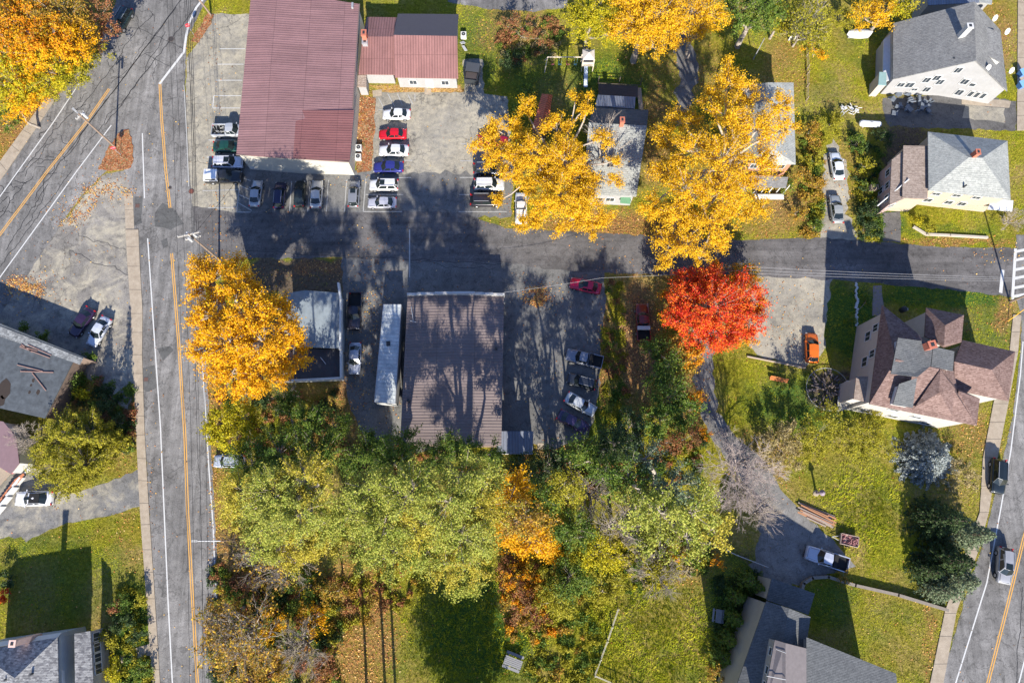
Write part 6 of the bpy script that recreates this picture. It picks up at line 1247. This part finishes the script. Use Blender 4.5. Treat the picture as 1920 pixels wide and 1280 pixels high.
    conifer("dark conifer in the middle of the right-hand row", 1780, 1050, 44, 9, "dark", nb=14, group=G2); conifer("blue-grey conifer above the retaining wall's end", 1795, 1085, 44, 7.5, "sage", nb=16, group=G2); conifer("lowest grey-green conifer beside the sidewalk's bend", 1765, 1105, 34, 6, "sage", nb=14, group=G2); conifer("slim dark conifer at the lawn's right side", 1740, 1070, 26, 6, "dark", nb=12, group=G2)
    G3 = "dark arborvitae beside the lower right house"
    for x, y, r, l_ in ((1400, 1088, 24, "topmost feathery evergreen by the white wall's corner"), (1420, 1100, 16, "evergreen with yellow tips touching the dark roof's corner"), (1380, 1120, 22, "second evergreen down, spiky green tips"), (1378, 1160, 22, "evergreen right of the small grey table"), (1365, 1200, 24, "fourth evergreen down along the white wall"), (1355, 1232, 24, "lowest evergreen above the yellow bush")):
        conifer(l_, x, y, r, 4.5, "green", name="arborvitae", nb=9, group=G3, leaf=.17)
    bush("yellow-orange bush at the bottom left of the dark roofed house", [(1345, 1262, 22, 1.6), (1375, 1275, 14, 1.4)], "yelbrown"); bush("small amber shrub behind the silver-blue pickup's tailgate", [(1583, 1078, 14, 1.0)], "yelbrown", dens=1.2)
    bush("low plants around the white stone row", [(1625, 560, 8, .4), (1598, 600, 8, .4)], "green")
    # tall trees south of the frame whose trunks' shadows fall into it
    for x, y, h, R_, l_ in ((690, 1345, 26, 3.6, "tall pine beyond the bottom edge, left of three"), (725, 1350, 27, 3.6, "tall pine beyond the bottom edge, middle of three"), (745, 1360, 24, 3, "tall pine beyond the bottom edge, right of three")):
        b = P(x, y); t = thing("pine_tree", l_, "tree", b, group="tall pines south of the field"); segs = [(np.array([0, 0, 0.]), np.array([0, 0, h*1.]), .22, .1)]; n = 240; zz = rng.uniform(h*.62, h, n); rr_ = R_*(1-(zz-h*.62)/(h*.5))*rng.uniform(.4, 1, n); aa = rng.uniform(0, 6.283, n); e = np.stack([np.cos(aa)*rr_, np.sin(aa)*rr_, zz], -1)
        for i in range(0, n, 3): segs.append((np.array([0, 0, zz[i]-.3]), e[i], .06, .02))
        C_ = np.repeat(e, 18, 0)+rng.normal(size=(n*18, 3))*.35; V, _ = leaf_mesh(C_, np.full(len(C_), .28)); tv, tf = tubes_np(segs, 6); link("trunk", mesh_np("trunk", tv, tf, 4, bark_d, True), t); link("crown", mesh_np("crown", V, np.arange(len(V)), 4, leafm("dark")), t)
    tree("oak_tree", "dense oak beyond the bottom edge shading the lower lawn", [(835, 1440, 60, 9), (900, 1440, 60, 10), (870, 1460, 60, 13), (850, 1415, 50, 6), (910, 1420, 50, 6), (880, 1390, 40, 4), (825, 1460, 50, 13), (910, 1460, 50, 14)], "green", dens=2.2)
def undergrowth():
    regs = [([(392, 1050), (640, 1080), (640, 1300), (400, 1300)], 330, ["yelbrown", "rust", "green", "dark", "olive"], 1.3), ([(640, 1040), (800, 1050), (800, 1130), (640, 1180)], 60, ["yelbrown", "olive", "rust"], .8),
            ([(1000, 1040), (1150, 1020), (1135, 1200), (1100, 1290), (990, 1290)], 170, ["olive", "green", "olive", "yelbrown"], .8), ([(935, 1030), (1030, 1040), (1040, 1200), (950, 1200)], 90, ["rust", "orange", "yelbrown", "olive"], 1.1),
            ([(1140, 1010), (1330, 1000), (1330, 1070), (1150, 1120)], 120, ["olive", "green", "tan", "yelgreen"], 1.0), ([(400, 750), (640, 730), (640, 860), (420, 860)], 110, ["green", "rust", "dark"], 1.0), ([(640, 830), (940, 850), (930, 900), (640, 880)], 60, ["dark", "rust"], .9),
            ([(960, 850), (1320, 810), (1320, 900), (960, 920)], 170, ["dark", "green", "rust", "olive"], 1.2), ([(1135, 520), (1165, 520), (1175, 800), (1125, 800)], 70, ["green", "olive", "rust"], .3), ([(930, 30), (1060, 40), (1040, 110), (940, 120), (930, 80)], 60, ["rust", "green", "tan"], .8),
            ([(1500, 240), (1545, 240), (1540, 440), (1500, 440)], 60, ["olive", "yelbrown", "green"], .7), ([(1595, 250), (1650, 280), (1650, 450), (1606, 450)], 90, ["green", "dark", "olive"], .8), ([(110, 690), (250, 720), (250, 850), (120, 790)], 90, ["dark", "green", "rust"], .8), ([(225, 1100), (272, 1100), (285, 1290), (225, 1290)], 60, ["green", "olive"], .6),
            ([(1340, 1080), (1430, 1070), (1380, 1280), (1335, 1280)], 60, ["dark", "green"], .6)]
    pts = {}
    for poly, n, pals, hh in regs:
        q = np.array(poly, float); got = 0
        while got < n:
            x0 = rng.uniform(q[:, 0].min(), q[:, 0].max()); y0 = rng.uniform(q[:, 1].min(), q[:, 1].max())
            if not inside(np.array([x0]), np.array([y0]), poly)[0]: continue
            got += 1; c = np.array(P(x0, y0)); r = rng.uniform(.3, .95); h = hh*rng.uniform(.3, 1.2); m = int(240*r*r+50); pl = pals[int((smooth_noise(x0, y0, .03, 9)*.5+.5+rng.normal()*.2) * len(pals)) % len(pals)]
            d = rng.normal(size=(m, 3)); d /= np.linalg.norm(d, axis=1)[:, None]; d[:, 2] = np.abs(d[:, 2]); d *= np.array([r, r, h])*rng.uniform(.5, 1.05, (m, 1)); d[:, :2] *= (1+.35*np.sin(np.arctan2(d[:, 1], d[:, 0])*3+x0))[:, None]; pts.setdefault(pl, []).append(c+d+[0, 0, .05])
    V = []; mi = []; mats = list(pts)
    for i, pl in enumerate(mats):
        C_ = np.concatenate(pts[pl]); v, _ = leaf_mesh(C_, np.full(len(C_), .15)); V.append(v); mi += [i]*len(C_)
    V = np.concatenate(V); me = mesh_np("undergrowth", V, np.arange(len(V)), 4)
    for pl in mats: me.materials.append(leafm(pl))
    me.polygons.foreach_set("material_index", np.array(mi, np.int32)); tag(link("undergrowth", me), "tangled low brush in green, rust and gold beneath the woodland trees", "undergrowth", kind="stuff")
# ---------------------------------------------------------------- grass tufts and fallen leaves
def inside(px_, py_, poly):
    c = np.zeros(len(px_), bool); n = len(poly)
    for i in range(n):
        x0, y0 = poly[i]; x1, y1 = poly[(i+1) % n]
        if y0 == y1: continue
        c ^= ((y0 > py_) != (y1 > py_)) & (px_ < (x1-x0)*(py_-y0)/(y1-y0)+x0)
    return c
def scatter(n):
    x = rng.uniform(-30, 1950, n); y = rng.uniform(-20, 1300, n); k = np.array([(0, 0)]); u = (x-960)/F; v = (y-640)/F
    dz = math.cos(TILT)+v*math.sin(TILT); return x, y, u*HC/dz, (math.sin(TILT)-v*math.cos(TILT))*HC/dz
undergrowth()
x, y, X, Y = scatter(420000)
pv = np.zeros(len(X), bool)
for pl in PAVE: pv |= inside(X, Y, pl)
Z_ = zone(x, y)
keep = ~pv & (rng.random(len(X)) < np.clip(.8-.7*Z_[0]-.8*Z_[2], .05, 1))
tall = (rng.random(len(X))*.5+.15 < np.maximum.reduce([np.exp(-(((x-1220)/150)**2+((y-1190)/110)**2)), np.exp(-(((x-1620)/75)**2+((y-950)/80)**2))*.8, np.exp(-(((x-900)/130)**2+((y-1180)/110)**2))*.8]))
X, Y, tl = X[keep], Y[keep], tall[keep]; n = len(X); nb = 3
ang = rng.uniform(0, 6.283, (n, nb)); hgt = np.where(tl, .27, .12)[:, None]*rng.uniform(.6, 1.4, (n, nb)); wd = np.where(tl, .075, .055)[:, None]*rng.uniform(.7, 1.3, (n, nb)); ln = hgt*rng.uniform(.4, 1.1, (n, nb))
la = smooth_noise(X, Y, .35, 4)[:, None]*2.5+rng.normal(size=(n, nb))*.7
bx = X[:, None]+rng.normal(size=(n, nb))*.1; by = Y[:, None]+rng.normal(size=(n, nb))*.1
a_ = np.stack([bx+np.cos(ang)*wd/2, by+np.sin(ang)*wd/2, np.zeros_like(bx)], -1); b_ = np.stack([bx-np.cos(ang)*wd/2, by-np.sin(ang)*wd/2, np.zeros_like(bx)], -1); c_ = np.stack([bx+np.cos(la)*ln, by+np.sin(la)*ln, hgt], -1)
V = np.stack([a_, b_, c_], 2).reshape(-1, 3); ln_ = np.repeat(tl, nb)
gm_ = Mt("grass_blades", .8, .15); geo = gm_.node("ShaderNodeNewGeometry"); rr2 = gm_.math('ADD', gm_.math('MULTIPLY', geo.outputs["Random Per Island"], .34), gm_.math('MULTIPLY', gm_.ramp(gm_.noise(.5, 6, .75, 1.0), [(.3, 0), (.72, 1)]), .62))
gm_.col(gm_.ramp(rr2, [(0, (.08, .12, .01)), (.35, (.22, .28, .01)), (.6, (.46, .44, .018)), (.85, (.64, .56, .08)), (1, (.70, .58, .20))]))
o = link("grass", mesh_np("grass", V, np.arange(len(V)), 3, gm_.m)); tag(o, "uneven olive and straw-coloured grass over the lawns and the field", "grass", kind="stuff")
x, y, X, Y = scatter(150000); Z_ = zone(x, y)
pv = np.zeros(len(X), bool)
for pl in PAVE: pv |= inside(X, Y, pl)
d = np.clip(Z_[0]*.95+.03, 0, 1); d[pv] = .012
for cx, cy, rx, ry, s in ((200, 345, 60, 30, .35), (130, 400, 40, 30, .4), (60, 535, 60, 30, .35), (700, 620, 45, 170, .55), (660, 740, 40, 60, .7), (560, 510, 90, 16, .6), (1009, 552, 40, 30, .5), (1040, 760, 60, 90, .05), (1128, 640, 9, 120, .9), (1185, 660, 14, 130, .7), (1470, 600, 60, 70, .2), (1570, 340, 30, 90, .25), (405, 760, 14, 500, .6), (285, 800, 8, 500, .15), (1200, 600, 60, 90, .4), (1300, 435, 260, 10, .5), (960, 400, 40, 30, .4), (690, 330, 30, 12, .5), (230, 370, 30, 14, .5), (1870, 480, 60, 15, .5), (1320, 690, 24, 110, .3), (620, 345, 60, 10, .3), (860, 150, 30, 30, .2), (100, 480, 90, 60, .07)):
    d = np.maximum(d, s*np.exp(-(((x-cx)/rx)**2+((y-cy)/ry)**2)))
keep = rng.random(len(X)) < d; X, Y = X[keep], Y[keep]
for pts in DRIFT:
    q = np.array(pts, float); n_ = 5200; xx = rng.uniform(q[:, 0].min()-12, q[:, 0].max()+12, n_); yy = rng.uniform(q[:, 1].min()-10, q[:, 1].max()+10, n_)
    wx = xx+rng.normal(size=n_)*3; wy = yy+rng.normal(size=n_)*3; wx = wx+rng.normal(size=n_)*5; wy = wy+rng.normal(size=n_)*5; k_ = inside(wx, wy, pts) & (smooth_noise(xx, yy, .11, 6)+rng.random(n_)*1.1 > .45)
    PP = np.array([P(a, b_)[:2] for a, b_ in zip(xx[k_], yy[k_])]); X = np.concatenate([X, PP[:, 0]]); Y = np.concatenate([Y, PP[:, 1]])
C_ = np.stack([X, Y, rng.uniform(.05, .09, len(X))], -1); V, _ = leaf_mesh(C_, np.full(len(C_), .15), None, 3.5, 1.2)
fm = Mt("fallen_leaves", .85, .15); geo = fm.node("ShaderNodeNewGeometry"); fm.col(fm.ramp(geo.outputs["Random Per Island"], [(0, (.12, .05, .02)), (.25, (.36, .13, .04)), (.5, (.50, .22, .07)), (.7, (.55, .33, .13)), (.85, (.62, .36, .03)), (1, (.7, .5, .25))]))
o = link("fallen_leaves", mesh_np("fallen_leaves", V, np.arange(len(V)), 4, fm.m)); tag(o, "scattered orange, brown and tan fallen leaves on verges, lawns and drives", "leaves", kind="stuff")
print("LEAVES", NLEAF, "tufts", n, "fallen", len(X))
